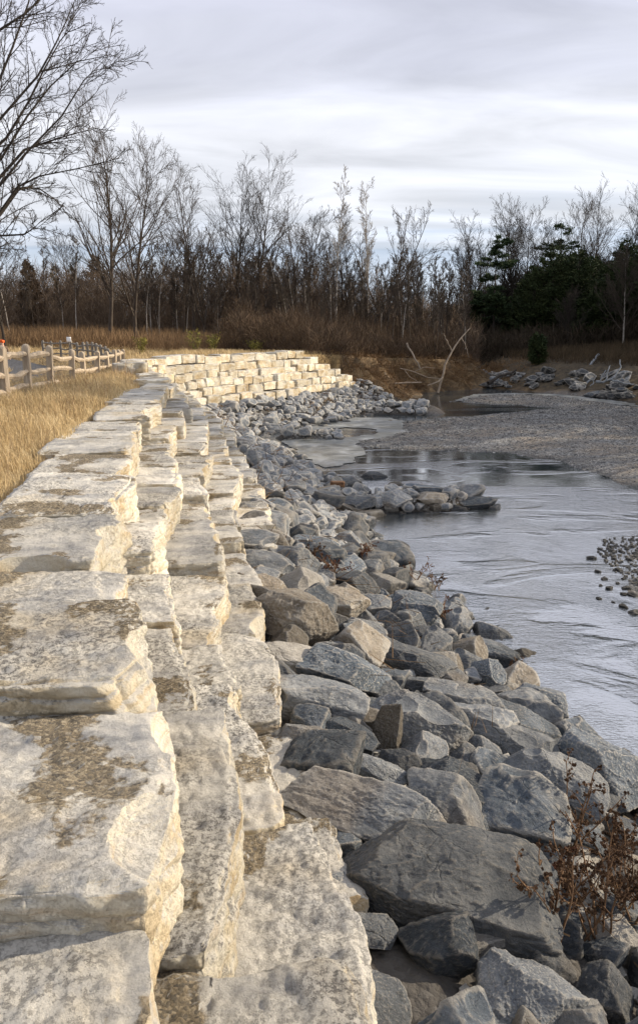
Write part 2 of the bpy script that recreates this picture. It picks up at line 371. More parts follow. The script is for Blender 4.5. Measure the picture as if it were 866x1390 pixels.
def terrain(x, y):
    t, s = polydist(x, y, LINE)
    tw = np.interp(s, [0, S6, S15], [.80, 1.5, 2.0]); W = np.interp(s, SHS, SHW)
    zb = zbase(np.minimum(s, SEND))
    u = np.clip((t-tw)/(W-tw), 0, 3)
    # riprap bed
    rip = zb-.18+(ZW-.12-zb)*u
    rip = np.where(t < tw-.8*np.minimum(1, tw/2), np.minimum(rip, zb-.5), rip)
    # natural eroded bank after the wall end
    pl = plateau(x, y); n1 = fbm(np.stack([x*.35, y*.35, 0*x], 1), 4)
    tt = t+n1*1.5+fbm(np.stack([x*1.1, y*1.1, 0*x+5], 1), 3)*.8
    nat = pl+(-1.0-pl*.4)*sm(tt, -.2, .5)*.85+np.clip(tt-.5, 0, 20)*-.62
    k = sm(s, SEND-1.5, SEND+.5)
    riv = rip*(1-k)+nat*k
    riv = np.maximum(riv, -3.75+.1*n1)
    for (a, b, wd, h) in SPITS:
        d, _ = polydist(x, y, np.array([a, b])); d = np.abs(d)
        riv = np.maximum(riv, ZW+h-.25-(d/wd)**2*.6)
    g = polysd(x, y, GB); fine = fbm(np.stack([x*.5, y*.5, 0*x+3], 1), 4)
    bar = ZW+np.where(g > 0, .02+.34*(1-np.exp(-g/3.2)), g*.17)+fine*.12
    bar = bar-.02
    g2 = polysd(x, y, BARR); bar2 = ZW-.03+np.where(g2 > 0, .07*g2, g2*.12)+fine*.06
    d, _ = polydist(x, y, FB)                 # + = right of travel = forest side
    d = d+fine*1.2
    fb = np.where(d > 0, ZW+.55*(1-np.exp(-d/.9))+1.35*sm(d, .5, 7)+np.clip(d-5, 0, 60)*.075, ZW+d*.25)
    # near right sandy beach at the foot of the riprap
    bx = np.exp(-(((x-3.6)/1.7)**2+((y-5.4)/2.0)**2)); beach = -3.75+.72*bx
    riv = np.maximum.reduce([riv, bar, bar2, fb, beach])
    # back fill under the wall
    near = (s < SEND)
    zl = pl-.05
    cut = np.where(near, sm(t, -.95, -.45), sm(t, -.6, .0))
    z = zl*(1-cut)+np.where(t > 0, riv, np.where(near, np.minimum(zb-.5, -1.6), nat))*cut
    z = z+fbm(np.stack([x*.9, y*.9, 0*x], 1), 3)*.05*(1-sm(t, -1.2, .5))
    return z, t, s
def tz(x, y):
    z, _, _ = terrain(np.array([float(x)]), np.array([float(y)])); return float(z[0])

# the ground: one sheet, finer near the camera
gx = np.concatenate([-np.geomspace(600, 26, 30), np.arange(-25, 25, .22), np.geomspace(26, 600, 30)])
gy = np.concatenate([-np.geomspace(200, 4.5, 12), np.arange(-4, 20, .2), np.arange(20, 80, .3), np.geomspace(81, 1200, 50)])
GX, GY = np.meshgrid(gx, gy); nx_, ny_ = len(gx), len(gy)
Z, TT, SS = terrain(GX.ravel(), GY.ravel())
idx = np.arange(nx_*ny_).reshape(ny_, nx_)
Fq = np.stack([idx[:-1, :-1], idx[:-1, 1:], idx[1:, 1:], idx[1:, :-1]], -1).reshape(-1, 4)
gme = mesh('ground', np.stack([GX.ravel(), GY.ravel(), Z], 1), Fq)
def attr(me, name, vals):
    a = me.attributes.new(name, 'FLOAT', 'POINT'); a.data.foreach_set('value', np.asarray(vals, dtype=np.float32))
dpath, _ = polydist(GX.ravel(), GY.ravel(), PATH)
attr(gme, 'gravel', np.maximum(.85*sm(TT, .6, 1.2)*(1-sm(TT, 7, 9))*(SS < SEND)*(1-sm(GY.ravel(), 46, 50)), sm(np.maximum(polysd(GX.ravel(), GY.ravel(), GB), polysd(GX.ravel(), GY.ravel(), BARR)), -3.5, -.8)))
attr(gme, 'bank', sm(TT, -.9, .2))
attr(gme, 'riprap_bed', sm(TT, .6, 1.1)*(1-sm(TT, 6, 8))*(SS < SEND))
attr(gme, 'bank_shade_tint', sm(GX.ravel(), 11, 14)*sm(GY.ravel(), 54, 60)*sm(polydist(GX.ravel(), GY.ravel(), FB)[0], .0, 1.2))  # far right bank: its shade is put into the soil colour
attr(gme, 'sand', np.exp(-(((GX.ravel()-3.7)/1.5)**2+((GY.ravel()-5.8)/2.0)**2)))
gm = M('ground'); c = gm.coords(rand=False)
def A(m, n): return m.n('Attribute', attribute_name=n).outputs['Fac']
dry = gm.ramp(gm.noise(c, 1.6, 8, .65), [(.3, (.13, .085, .04)), (.5, (.30, .21, .10)), (.7, (.44, .33, .17))])
big = gm.noise(c, .12, 4); dry = gm.mix(gm.rng(big, .45, .62, 0, .55), dry, (.16, .11, .055))
soil = gm.ramp(gm.noise(c, 1.1, 9, .68, .5), [(.3, (.045, .03, .018)), (.5, (.11, .075, .042)), (.62, (.20, .14, .075)), (.72, (.11, .115, .045))])
pb = gm.n('TexVoronoi', {'Vector': c, 'Scale': 20.0}); pc = gm.n('SeparateColor', {0: pb.outputs['Color']}).outputs[0]
peb = gm.ramp(pc, [(0, (.10, .10, .10)), (.45, (.19, .187, .182)), (.8, (.28, .275, .265)), (1, (.45, .44, .42))])
peb = gm.mix(gm.rng(gm.noise(c, .55, 6, .6), .42, .62, 0, .5), peb, (.22, .17, .12)); peb = gm.mix(gm.rng(gm.noise(gm.coords((.35, 1.2, 1), rand=False), .5, 7, .65, .5), .5, .6, 0, .6), peb, (.13, .12, .11))
zc = gm.n('SeparateXYZ', {0: gm.n('NewGeometry').outputs['Position']}).outputs[2]
wet = gm.rng(zc, ZW-.02, ZW+.10, 1, 0)
col = gm.mix(gm.rng(A(gm, 'bank'), .3, .7), dry, soil); col = gm.mix(A(gm, 'gravel'), col, peb); col = gm.mix(A(gm, 'sand'), col, (.30, .25, .185)); col = gm.mix(gm.math('MULTIPLY', A(gm, 'riprap_bed'), gm.math('SUBTRACT', .8, gm.math('MULTIPLY', A(gm, 'sand'), .6))), col, (.055, .05, .045)); col = gm.mix(A(gm, 'bank_shade_tint'), col, gm.ramp(gm.noise(c, 2.2, 7, .7), [(.35, (.03, .025, .018)), (.6, (.10, .075, .045))]))
wv = gm.n('VectorMath', {0: col}, operation='SCALE'); gm.lk(gm.math('SUBTRACT', 1.0, gm.math('MULTIPLY', wet, .55)), wv.inputs['Scale'])
gm.set('Base Color', wv.outputs[0]); gm.set('Roughness', gm.math('SUBTRACT', .95, gm.math('MULTIPLY', wet, .5)))
h = gm.math('ADD', gm.math('MULTIPLY', gm.math('MULTIPLY', gm.math('SUBTRACT', .7, pb.outputs['Distance']), A(gm, 'gravel')), .35), gm.noise(c, 3, 8, .7))
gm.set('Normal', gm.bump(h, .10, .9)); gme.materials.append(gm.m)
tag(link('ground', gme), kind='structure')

ZG = Z.reshape(ny_, nx_)
def tzv(x, y):                       # fast height lookup on the ground sheet
    x = np.asarray(x, float); y = np.asarray(y, float)
    i = np.clip(np.searchsorted(gx, x)-1, 0, nx_-2); j = np.clip(np.searchsorted(gy, y)-1, 0, ny_-2)
    u = (x-gx[i])/(gx[i+1]-gx[i]); v = (y-gy[j])/(gy[j+1]-gy[j])
    return ZG[j, i]*(1-u)*(1-v)+ZG[j, i+1]*u*(1-v)+ZG[j+1, i]*(1-u)*v+ZG[j+1, i+1]*u*v
def tz(x, y): return float(tzv(x, y))
# path behind the fence
def ribbon(name, P, wd, mat, dz=.03):
    q = smooth_curve(P, .6, 6); t = np.gradient(q, axis=0); t /= np.linalg.norm(t, axis=1)[:, None]; nn = np.stack([t[:, 1], -t[:, 0]], 1)
    V = []
    for o in np.linspace(-wd/2, wd/2, 5):
        p = q+nn*o; V.append(np.stack([p[:, 0], p[:, 1], terrain(p[:, 0], p[:, 1])[0]+dz], 1))
    V = np.stack(V, 1); n = len(q); i = np.arange(n*5).reshape(n, 5)
    return tag(link(name, mesh(name, V.reshape(-1, 3), np.stack([i[:-1, :-1], i[:-1, 1:], i[1:, 1:], i[1:, :-1]], -1).reshape(-1, 4), mat)), kind='structure')
ribbon('path', PATH, 2.6, flat('asphalt', (.085, .085, .09), .9, .3, 6), .05)

# water
wm = M('water'); c = wm.coords(rand=False)
wm.set('Roughness', .02); wm.set('IOR', 3.6); wm.set('Specular IOR Level', 1.0)
reg = wm.noise(wm.coords((.35, 1, 1), rand=False), .55, 4, .5, 1.0)
wm.set('Base Color', wm.mix(wm.rng(wm.noise(c, .35, 4), .4, .65), (.03, .04, .05), (.06, .065, .06)))
ya = wm.n('SeparateXYZ', {0: c}).outputs[1]
calm = wm.rng(ya, 19, 27, 1, .16)
w1 = wm.noise(wm.coords((.75, 1.3, 1), rand=False), 5.0, 4, .55, .5); w2 = wm.noise(wm.coords((.8, 1.5, 1), rand=False), 15, 3, .6, .4)
amp = wm.math('MULTIPLY', wm.rng(reg, .49, .57, .10, 1.1), calm)
fin = wm.math('MULTIPLY', wm.math('MULTIPLY', w2, wm.rng(ya, 15, 26, .45, .04)), wm.rng(wm.noise(c, .7, 4), .42, .6, .25, 1))
wm.set('Normal', wm.bump(wm.math('ADD', wm.math('MULTIPLY', wm.math('ADD', w1, wm.math('MULTIPLY', w2, .4)), amp), fin), .045, 1.0))
n = 2
wo = tag(link('river', mesh('river', [(-8, -10, ZW), (70, -10, ZW), (70, 160, ZW), (-8, 160, ZW)], [(0, 1, 2, 3)], wm.m)), kind='structure')
# pale skin ice around the small pool
ic = M('ice'); c = ic.coords(rand=False)
ic.set('Base Color', ic.ramp(ic.noise(c, 1.1, 8, .65, .6), [(.35, (.10, .10, .085)), (.5, (.20, .205, .195)), (.65, (.36, .375, .375))])); ic.set('Roughness', .3); ic.set('Specular IOR Level', .4)
ic.set('Normal', ic.bump(ic.noise(c, 5, 6), .03, .5))
def sheet(name, pts, holes, z, mat, step=.07):
    P = np.array([gz(*p, z) for p in pts]); H = [np.array([gz(*p, z) for p in h]) for h in holes]
    x = np.arange(P[:, 0].min()-.3, P[:, 0].max()+.3, step); y = np.arange(P[:, 1].min()-.3, P[:, 1].max()+.3, step); X, Y = np.meshgrid(x, y); sh = X.shape
    f = polysd(X.ravel(), Y.ravel(), P)+fbm(np.stack([X.ravel()*.9, Y.ravel()*.9, 0*X.ravel()], 1), 3)*.45
    for h in H: f = np.minimum(f, -polysd(X.ravel(), Y.ravel(), h)+fbm(np.stack([X.ravel()*1.1, Y.ravel()*1.1, 0*X.ravel()+4], 1), 3)*.5)
    f = f.reshape(sh); ok = (f[:-1, :-1] > 0) & (f[1:, 1:] > 0) & (f[1:, :-1] > 0) & (f[:-1, 1:] > 0)
    i = np.arange(X.size).reshape(sh); Fq = np.stack([i[:-1, :-1], i[:-1, 1:], i[1:, 1:], i[1:, :-1]], -1)[ok]
    un, inv = np.unique(Fq, return_inverse=True)
    V = np.stack([X.ravel()[un], Y.ravel()[un], np.full(len(un), z)], 1); n = len(V); inv = inv.reshape(-1, 4)
    return link(name, mesh(name, V, inv, mat))
tag(sheet('ice', [(385,600),(400,575),(455,566),(530,567),(562,574),(556,588),(520,597),(488,601),(500,612),(480,628),(440,636),(405,618)], [[(428,590),(432,583),(470,580),(515,583),(505,590),(470,593)]], ZW+.022, ic.m), kind='structure')
tag(sheet('ice', [(610,545),(640,535),(700,533),(730,536),(700,541),(660,544)], [], ZW+.03, ic.m, .15), kind='structure')
tag(sheet('ice', [(700,533),(760,535),(830,543),(866,548),(866,552),(800,545),(740,541)], [], ZW+.03, ic.m, .15), kind='structure')

# ------------------------------------------------------------------ the stacked limestone wall, every block a thing of its own
NTH = ['first','second','third','fourth','fifth','sixth','seventh','eighth','ninth','tenth','eleventh','twelfth','thirteenth','fourteenth','fifteenth','sixteenth','seventeenth','eighteenth','nineteenth','twentieth']
def nth(i):
    if i <= 20: return NTH[i-1]
    t = {2: 'twenty', 3: 'thirty', 4: 'forty', 5: 'fifty'}[i//10]
    return t+('-'+NTH[i % 10-1] if i % 10 else ('ieth')) if i % 10 else t[:-1]+'ieth'
COURSE = {0: 'raised course', 1: 'top course', 2: 'second course', 3: 'third course', 4: 'fourth course', 5: 'bottom course'}
JO = {1: [-1.6, .3, 2.05, 3.15, 4.2, 5.1, 6.55, 8.5, 9.9, 11.4], 2: [-1.4, .4, 2.15, 3.8, 5.15, 6.3, 7.5, 8.9], 3: [-1, .7, 2.0, 3.25, 4.8, 5.6, 6.3, 7.7], 4: [3.2, 5, 6.8], 5: [5, 7]}
DZ = {(1, 1): -.17, (1, 2): -.03, (1, 3): .11, (1, 4): .0, (1, 5): .03, (1, 6): .05, (2, 3): -.03, (2, 4): .0, (2, 5): .17}
INSET = {(1, 1): .30, (1, 0): .2, (1, 2): .0, (1, 6): -.06}
HAND = {(1,1): 'pitted limestone block with grit patches, lower than the huge block behind it',
 (1,2): 'huge pale limestone block with scooped broken corner and two grit patches on top',
 (1,3): 'thick lichen-pitted limestone block with a cracked brown shaded end',
 (1,4): 'smooth pale limestone slab right behind the thick cracked block',
 (1,5): 'low flat limestone slab with a small broken notch at its river edge',
 (1,6): 'layered blue-grey limestone block with a leaning split face, at the grass edge',
 (2,5): 'rounded limestone slab sticking up from the second course beside the pitted block',
 (2,3): 'long grit-covered limestone block of the second course next to the huge scooped block',
 (3,3): 'long limestone block of the third course with a blunt rounded river end',
 (3,2): 'grit-strewn limestone block of the third course cut by the bottom of the picture'}
for k in range(0, 6):
    s0, s1 = 0, SEND
    if k == 0: s0, s1 = s_at_y(30.3), SEND-4.6
    else: s1 = SEND-[0, 3.1, 2.2, 1.2, .5, 0][k]
    ss = [s_at_y(y) if y >= -2 else 0 for y in JO.get(k, [])] or [s0]
    if k == 0: ss = [s0]
    r = np.random.default_rng(100+k)
    while ss[-1] < s1-.6:
        ss.append(min(ss[-1]+(r.uniform(1.0, 1.75) if ss[-1] < S30 else r.uniform(.62, 1.25)), s1))
    cnt = 0
    for j, (a, b) in enumerate(zip(ss[:-1], ss[1:])):
        mid = (a+b)/2; T = tread(mid); off = (k-1)*T
        if k >= 4 and ztop(k, mid) < zbase(mid)-.12: continue
        xa, ya, _, _ = wpt(a, off); xb, yb, _, _ = wpt(b, off)
        L = math.hypot(xb-xa, yb-ya)
        if L < .25: continue
        x, y, nx, ny = wpt(mid, off); zt = ztop(k, mid)+DZ.get((k, j), r.uniform(-.07, .085)); H = -ztop(2, mid)+r.uniform(.0, .03)+DZ.get((k, j), 0)*.9
        dep = r.uniform(.95, 1.2) if y > 7 or k > 1 else 1.9
        if k == 0: dep = .9
        if k == 0 and j == 0: dep, H = 1.3, .5
        jit = r.uniform(-.09, .09) - INSET.get((k, j), 0)
        n = 84 if y < 4.4 else (56 if y < 8 else (32 if y < 17 else (20 if y < 30 else 14)))
        V, F = block_verts((dep, L-.015, H+.03), n, r, 1.0 if y < 30 else .85,
            extra=([((1.02, -.30, .40), .30), ((.66, .0, .78), .56), ((1.18, .40, .30), .32)] if (k, j) == (1, 2) else []))
        # local: x towards river, origin on the block's base centre
        V[:, 2] += H/2
        if n > 30: V[:, 0] += .05*np.sin(V[:, 1]*3+j)*(V[:, 0] > 0)
        me = mesh('limestone_block', V, F, LIME, True, None if n > 40 else R(38))
        yf = float(np.interp(y, [3, 12], [.42, 1])); yaw = math.atan2(ny, nx)*yf+r.normal()*.05
        o = link('limestone_block', me, (x+math.cos(yaw)*(jit-dep/2), y+math.sin(yaw)*(jit-dep/2), zt-H), (r.normal()*.012, r.normal()*.018, yaw))
        far = mid > S30
        if not far: cnt += 1
        else:
            cnt = cnt+1 if cnt > 0 and farflag else 1
        farflag = far
        lab = HAND.get((k, j))
        if not lab:
            lab = f"pale cream limestone block, {nth(cnt)} from left in the {COURSE[k]} of the far curved wall" if far else f"weathered limestone block, {nth(cnt)} from camera in the {COURSE[k]} of the near wall"
        tag(o, lab, 'stone block', 'limestone blocks of the stepped wall')
    farflag = False
# ------------------------------------------------------------------ riprap boulders
rr = np.random.default_rng(77)
HB = [  # photo box of each large boulder, tone, tilt (deg), label
(545,1235,745,1330,'g',0,'flat-topped smooth grey boulder just below the largest boulder'),
(440,1110,765,1305,'g',7,'largest grey boulder of the slope, crusted dark on its upper left'),
(362,1040,608,1170,'g',5,'broad brownish grey boulder just above the largest boulder'),
(460,1115,505,1160,'t',0,'small tan stone wedged between the broad boulder and the largest boulder'),
(680,1015,828,1130,'g',16,'sharp-edged grey boulder with a dark hollow face, above the dry burdock'),
(640,972,762,1050,'g',14,'wedge-shaped grey boulder with a tan lit top'),
(550,1025,682,1112,'b',6,'squarish dark boulder with a broken front, centre of the lower slope'),
(745,985,880,1105,'b',8,'large smooth pale blue-grey boulder at the right edge by the water'),
(676,926,772,992,'b',8,'blocky blue-grey boulder sitting highest at the water\'s edge'),
(500,935,640,1030,'g',24,'long tilted grey slab running down towards the wedge-shaped boulder'),
(573,920,690,992,'g',18,'sloping grey slab behind the long tilted slab'),
(600,935,762,1012,'b',16,'long low dark blue boulder under the blocky one at the waterline'),
(638,893,688,940,'b',5,'rounded blue-grey boulder with a pointed top near the waterline'),
(622,860,712,910,'b',14,'dark ridged boulder at the water\'s edge above the pointed one'),
(640,843,710,888,'g',14,'smooth grey boulder leaning into the water'),
(632,822,692,853,'g',8,'brownish grey boulder farthest out at the bend of the shore'),
(590,815,642,861,'g',16,'speckled grey boulder with dry weeds on its edge'),
(525,800,602,857,'b',4,'slate blue boulder with a flat sloping face'),
(542,848,602,880,'g',5,'low grey boulder under the slate blue one'),
(515,868,622,930,'g',22,'tilted grey slab with long cracks, mid slope'),
(408,795,504,846,'t',3,'mossy flat-topped tan block standing proud of the slope'),
(481,858,512,898,'p',6,'small upright pale stone between dark blue slabs'),
(455,843,530,888,'b',12,'blue-grey boulder behind the upright pale stone'),
(400,872,532,948,'b',18,'big dark blue slab behind the tan-edged slab'),
(500,798,534,830,'b',2,'small dark boulder beside the mossy tan block'),
(332,798,460,878,'t',14,'largest cream coloured boulder leaning against the wall foot'),
(304,776,392,830,'t',2,'cream slab with an iron-stained top above the largest cream boulder'),
(300,745,402,786,'g',9,'brownish grey slab with rusty end beside the wall'),
(292,718,380,765,'b',4,'dark blue-grey block with a rough top next to the wall'),
(305,824,340,874,'t',4,'tan stone squeezed between wall and largest cream boulder'),
(322,870,466,924,'p',10,'long pale slab with reddish grey sides lying down the slope'),
(405,735,474,774,'b',12,'blue-grey boulder above the mossy block'),
(478,745,538,769,'p',8,'pale lit slab at the waterline above the weeds'),
(450,720,494,758,'g',24,'tilted grey boulder near the waterline'),
(345,915,503,988,'g',5,'large flat rough grey boulder, dark lichen on top, beside the wall'),
(500,955,547,1030,'t',12,'tan-edged upright boulder between dark boulders'),
(428,972,516,1032,'b',16,'dark blue boulder with a smooth steep face'),
(360,982,463,1055,'g',6,'squat grey boulder with a small stone on top'),
(417,992,446,1016,'t',0,'small flat stone lying on the squat grey boulder'),
(366,1024,407,1056,'g',0,'small dark stone under the squat grey boulder'),
(338,1012,363,1055,'t',0,'small rusty stone against the wall foot'),
(445,1016,562,1074,'g',20,'brownish ridge-shaped boulder behind the broad one'),
(511,664,560,692,'g',2,'flat-faced grey boulder in the middle of the rock spit'),
(562,667,609,688,'t',0,'tan boulder at the end of the rock spit'),
(557,658,603,672,'b',2,'dark wet boulder on top at the end of the spit'),
(580,681,600,698,'t',0,'small tan stone at the foot of the spit end'),
(465,672,513,693,'g',2,'long smooth grey boulder at the root of the spit'),
(486,639,528,662,'g',12,'grey boulder on the far side of the rock spit'),
(450,646,496,673,'g',6,'rough grey boulder above the long smooth one'),
(525,653,546,668,'t',0,'small tan stone on top of the rock spit'),
(542,656,560,671,'g',0,'small grey stone on top of the rock spit'),
(605,684,635,699,'g',0,'low grey stone in the water just off the spit'),
(621,673,676,692,'b',3,'dark flat rock standing alone in the water past the spit'),
(456,682,502,703,'t',14,'tan slab sliding into the water below the spit'),
(436,646,468,680,'g',30,'steeply tilted grey slab above the spit'),
(521,685,541,696,'p',0,'small pale stone in the water against the spit'),
(566,1192,636,1248,'g',10,'wedge-shaped grey stone lodged in front of the largest boulder'),
(738,1160,820,1242,'p',8,'pale boulder with fine layers among the burdock stalks'),
(736,1108,830,1165,'b',6,'blue-grey boulder half hidden behind the burdock'),
(678,1118,716,1158,'g',4,'small grey boulder left of the burdock'),
(790,1240,880,1320,'p',14,'pale angular boulder in the bottom right corner'),
(463,1238,542,1290,'g',14,'broken grey stone below the largest boulder, beside the wall'),
(430,1182,470,1232,'g',4,'small grey stone between the wall and the largest boulder'),
(432,1158,466,1198,'g',4,'small bluish stone against the wall foot near the bottom'),
(628,1100,666,1138,'b',2,'small dark blue stone behind the largest boulder'),
(556,1008,606,1038,'b',4,'small dark boulder above the squarish dark one'),
(640,1285,800,1420,'g',8,'grey boulder cut by the bottom edge right of the flat-topped one'),
(400,1300,560,1420,'g',8,'grey boulder cut by the bottom edge beside the wall foot'),
(700,1238,745,1282,'b',8,'small dark boulder under the burdock stems'),
]
placed = []
def rip_surface(x, y): return tz(x, y)
def put_boulder(name, x, y, z, dims, rot, tone, n, seed, label, group, box=None):
    V, F = boulder_verts(dims, n, np.random.default_rng(seed))
    if box:                          # true the size and seat of the stone up against its measured extent
        from mathutils import Euler
        Rm = np.array(Euler(rot).to_matrix())
        for it in range(3):
            q = V @ Rm.T+np.array([x, y, z]); e_ = q[:, 2]-EYE; ax = q[:, 1]*math.cos(PITCH)-e_*math.sin(PITCH); u = 433+FPX*q[:, 0]/ax; v = 650-FPX*(q[:, 1]*math.sin(PITCH)+e_*math.cos(PITCH))/ax
            m_ = float(ax.mean()); sw = (box[2]-box[0])/(u.max()-u.min()); sh_ = (box[3]-box[1])/(v.max()-v.min())
            V = V*np.array([np.clip(sw, .6, 1.6), np.clip(sh_, .65, 1.5), np.clip(sh_, .65, 1.5)]); x += ((box[0]+box[2])/2-(u.max()+u.min())/2)*m_/FPX; dv = ((box[1]+box[3])/2-(v.max()+v.min())/2)*m_/FPX; z -= dv*.75; y -= dv*.5
        q = V @ Rm.T; g0 = tz(x, y); bot = z+q[:, 2].min()*.8; k0 = 1.0      # seat it: slide along the sight line until it rests on the bed
        for it in range(40):
            k = k0; X_, Y_, Z_ = x*k, y*k, EYE+(z-EYE)*k
            if Z_+q[:, 2].min()*k*.75 <= max(tz(X_, Y_), ZW-.25)+.02: break
            k0 *= 1.012
        V = V*k0; x, y, z = x*k0, y*k0, EYE+(z-EYE)*k0
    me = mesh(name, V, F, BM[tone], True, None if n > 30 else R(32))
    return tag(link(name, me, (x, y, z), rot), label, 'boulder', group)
GRP = 'boulders of the riprap slope'
for i, (x0, y0, x1, y1, tone, tilt, lab) in enumerate(HB):
    cx, cy = (x0+x1)/2, (y0+y1)/2; rv = ray(cx, cy)
    # march along the ray until it meets the slope
    k = 1.2
    small = (x1-x0) < 55 and cy > 850
    lift = 0
    while k < 80:
        p = rv*k; z = EYE+p.z; sz = (x1-x0)/FPX*k
        g = tz(p.x, p.y)
        if z < max(g, ZW-.1)+sz*(.30 if not small else .75): break
        k *= 1.004
    W = (x1-x0)/FPX*k*1.06; ang = math.atan2(-rv.z, rv.y); hp = (y1-y0)/FPX*k*1.08
    Y = W*rr.uniform(.65, .9); Zd = (hp-Y*math.sin(ang))/max(math.cos(ang), .3)
    Zd = min(max(Zd, W*.55), W*1.15)
    if cy > 700: Zd *= 1.05
    n = 90 if cy > 960 and W > .5 else (60 if cy > 780 else 26)
    x, y, z = p.x, p.y, EYE+p.z
    y += Y*.10; z -= Zd*.06
    # the long way of the stone lies along x, its tilt about y
    o = put_boulder('boulder', x, y, z, (W, Y, Zd), (rr.normal()*.08, R(tilt), rr.normal()*.12), tone, n, 500+i, lab, GRP, (x0, y0, x1, y1))
    x, y, z = o.location
    placed.append((x, y, max(W, Y)/2, z))
print('hand boulders', len(HB))
# fill the slope
cand = []
def slope_pts(N):
    s = rr.uniform(0, SEND+.4, N); u = rr.random(N)
    return s, u
s, u = slope_pts(26000)
W = np.interp(s, SHS, SHW); twb = np.array([min(5, max(2, round(1+(-zbase(q))/.43)))*tread(q) for q in np.minimum(s, SEND)])
twb = np.maximum(np.minimum(twb-.25, np.interp(s, [0, S6, S15, S15+1], [.78, 1.35, 1.9, 9])), .75); t = twb+(W+.25-twb)*u
px_, py_, _, _ = wpt(np.minimum(s, SEND-.01), 0); 
nxs = np.interp(np.minimum(s, SEND-.01), WS, WN[:, 0]); nys = np.interp(np.minimum(s, SEND-.01), WS, WN[:, 1])
ex = np.maximum(s-SEND, 0); X = px_+nxs*t+ex*.55; Y = py_+nys*t+ex*.8
for (a, b, wd, h) in SPITS:
    q = rr.random(900); w_ = rr.uniform(-1, 1, 900)*wd*.85; a = np.array(a); b = np.array(b); d = (b-a)/np.linalg.norm(b-a)
    X = np.concatenate([X, a[0]+(b[0]-a[0])*q-d[1]*w_]); Y = np.concatenate([Y, a[1]+(b[1]-a[1])*q+d[0]*w_])
perm = rr.permutation(len(X)); X, Y = X[perm], Y[perm]
Zt = tzv(X, Y); Tt, St = polydist(X, Y, LINE)
fills = []
PX = np.array(placed); FA = np.zeros((4000, 3))
for x, y, z, t_ in zip(X.tolist(), Y.tolist(), Zt.tolist(), Tt.tolist()):
    if y < 1.4 or z < ZW-.35: continue
    if y < 8 and t_ > 5.0: continue
    base = np.interp(y, [2, 8, 15, 25, 40, 50], [.62, .60, .60, .62, .62, .60])
    size = base*rr.uniform(.5, 1.35)
    ok = True
    if len(fills):
        fa = FA[:len(fills)]; d = np.hypot(fa[:, 0]-x, fa[:, 1]-y)
        if (d < (fa[:, 2]+size)*.5*.80).any(): continue
    d = np.hypot(PX[:, 0]-x, PX[:, 1]-y)
    if y < 26 and (d < PX[:, 2]*.55+.2*size).any(): continue
    FA[len(fills)] = (x, y, size); fills.append((x, y, size, z))
n0 = len(fills)
for x, y, z, t_ in zip(X[::-1].tolist(), Y[::-1].tolist(), Zt[::-1].tolist(), Tt[::-1].tolist()):
    if y < 1.4 or y > 17 or z < ZW-.1: continue
    size = rr.uniform(.14, .34); fa = FA[:len(fills)]; d = np.hypot(fa[:, 0]-x, fa[:, 1]-y)
    if (d < (fa[:, 2]*.62+size*.5)).any(): continue
    d = np.hypot(PX[:, 0]-x, PX[:, 1]-y)
    if (d < PX[:, 2]*.5).any(): continue
    if len(fills) > n0+420: break
    FA[len(fills)] = (x, y, size); fills.append((x, y, size, z+.04))
print('fill boulders', n0, len(fills))
fills.sort(key=lambda f: -f[2]/math.hypot(f[0], f[1]))
protos = [(mesh('boulder', *boulder_verts((1, rr.uniform(.6, .9), rr.uniform(.45, .8)), 14, np.random.default_rng(900+i), 7, 40), None, True, R(28))) for i in range(22)]
protos_hi = [(mesh('boulder', *boulder_verts((1, rr.uniform(.65, .9), rr.uniform(.5, .8)), 30, np.random.default_rng(950+i), 7, 36), None, True, R(30))) for i in range(14)]
pm = {}
def proto(hi, i, tone):
    key = (hi, i, tone)
    if key not in pm:
        me = (protos_hi if hi else protos)[i].copy(); me.materials.append(BM[tone]); pm[key] = me
    return pm[key]
NI = 300-len(HB); rubble_V, rubble_F, vo = [], [], 0
def band(x, y):
    if y < 6: a = 'near the picture bottom'
    elif y < 9: a = 'near the sharp-edged boulder'
    elif y < 12.5: a = 'near the slate blue boulder'
    elif y < 16: a = 'near the mossy tan block'
    elif y < 20: a = 'nearer than the rock spit'
    elif y < 24: a = 'level with the rock spit'
    elif y < 30: a = 'beyond the rock spit'
    elif y < 36: a = 'level with the pale ice'
    elif y < 42: a = 'below the far curved wall'
    else: a = 'out on the stone point' if x > 1.5 else 'below the right end of the wall'
    return a
labels = {}
ind = []
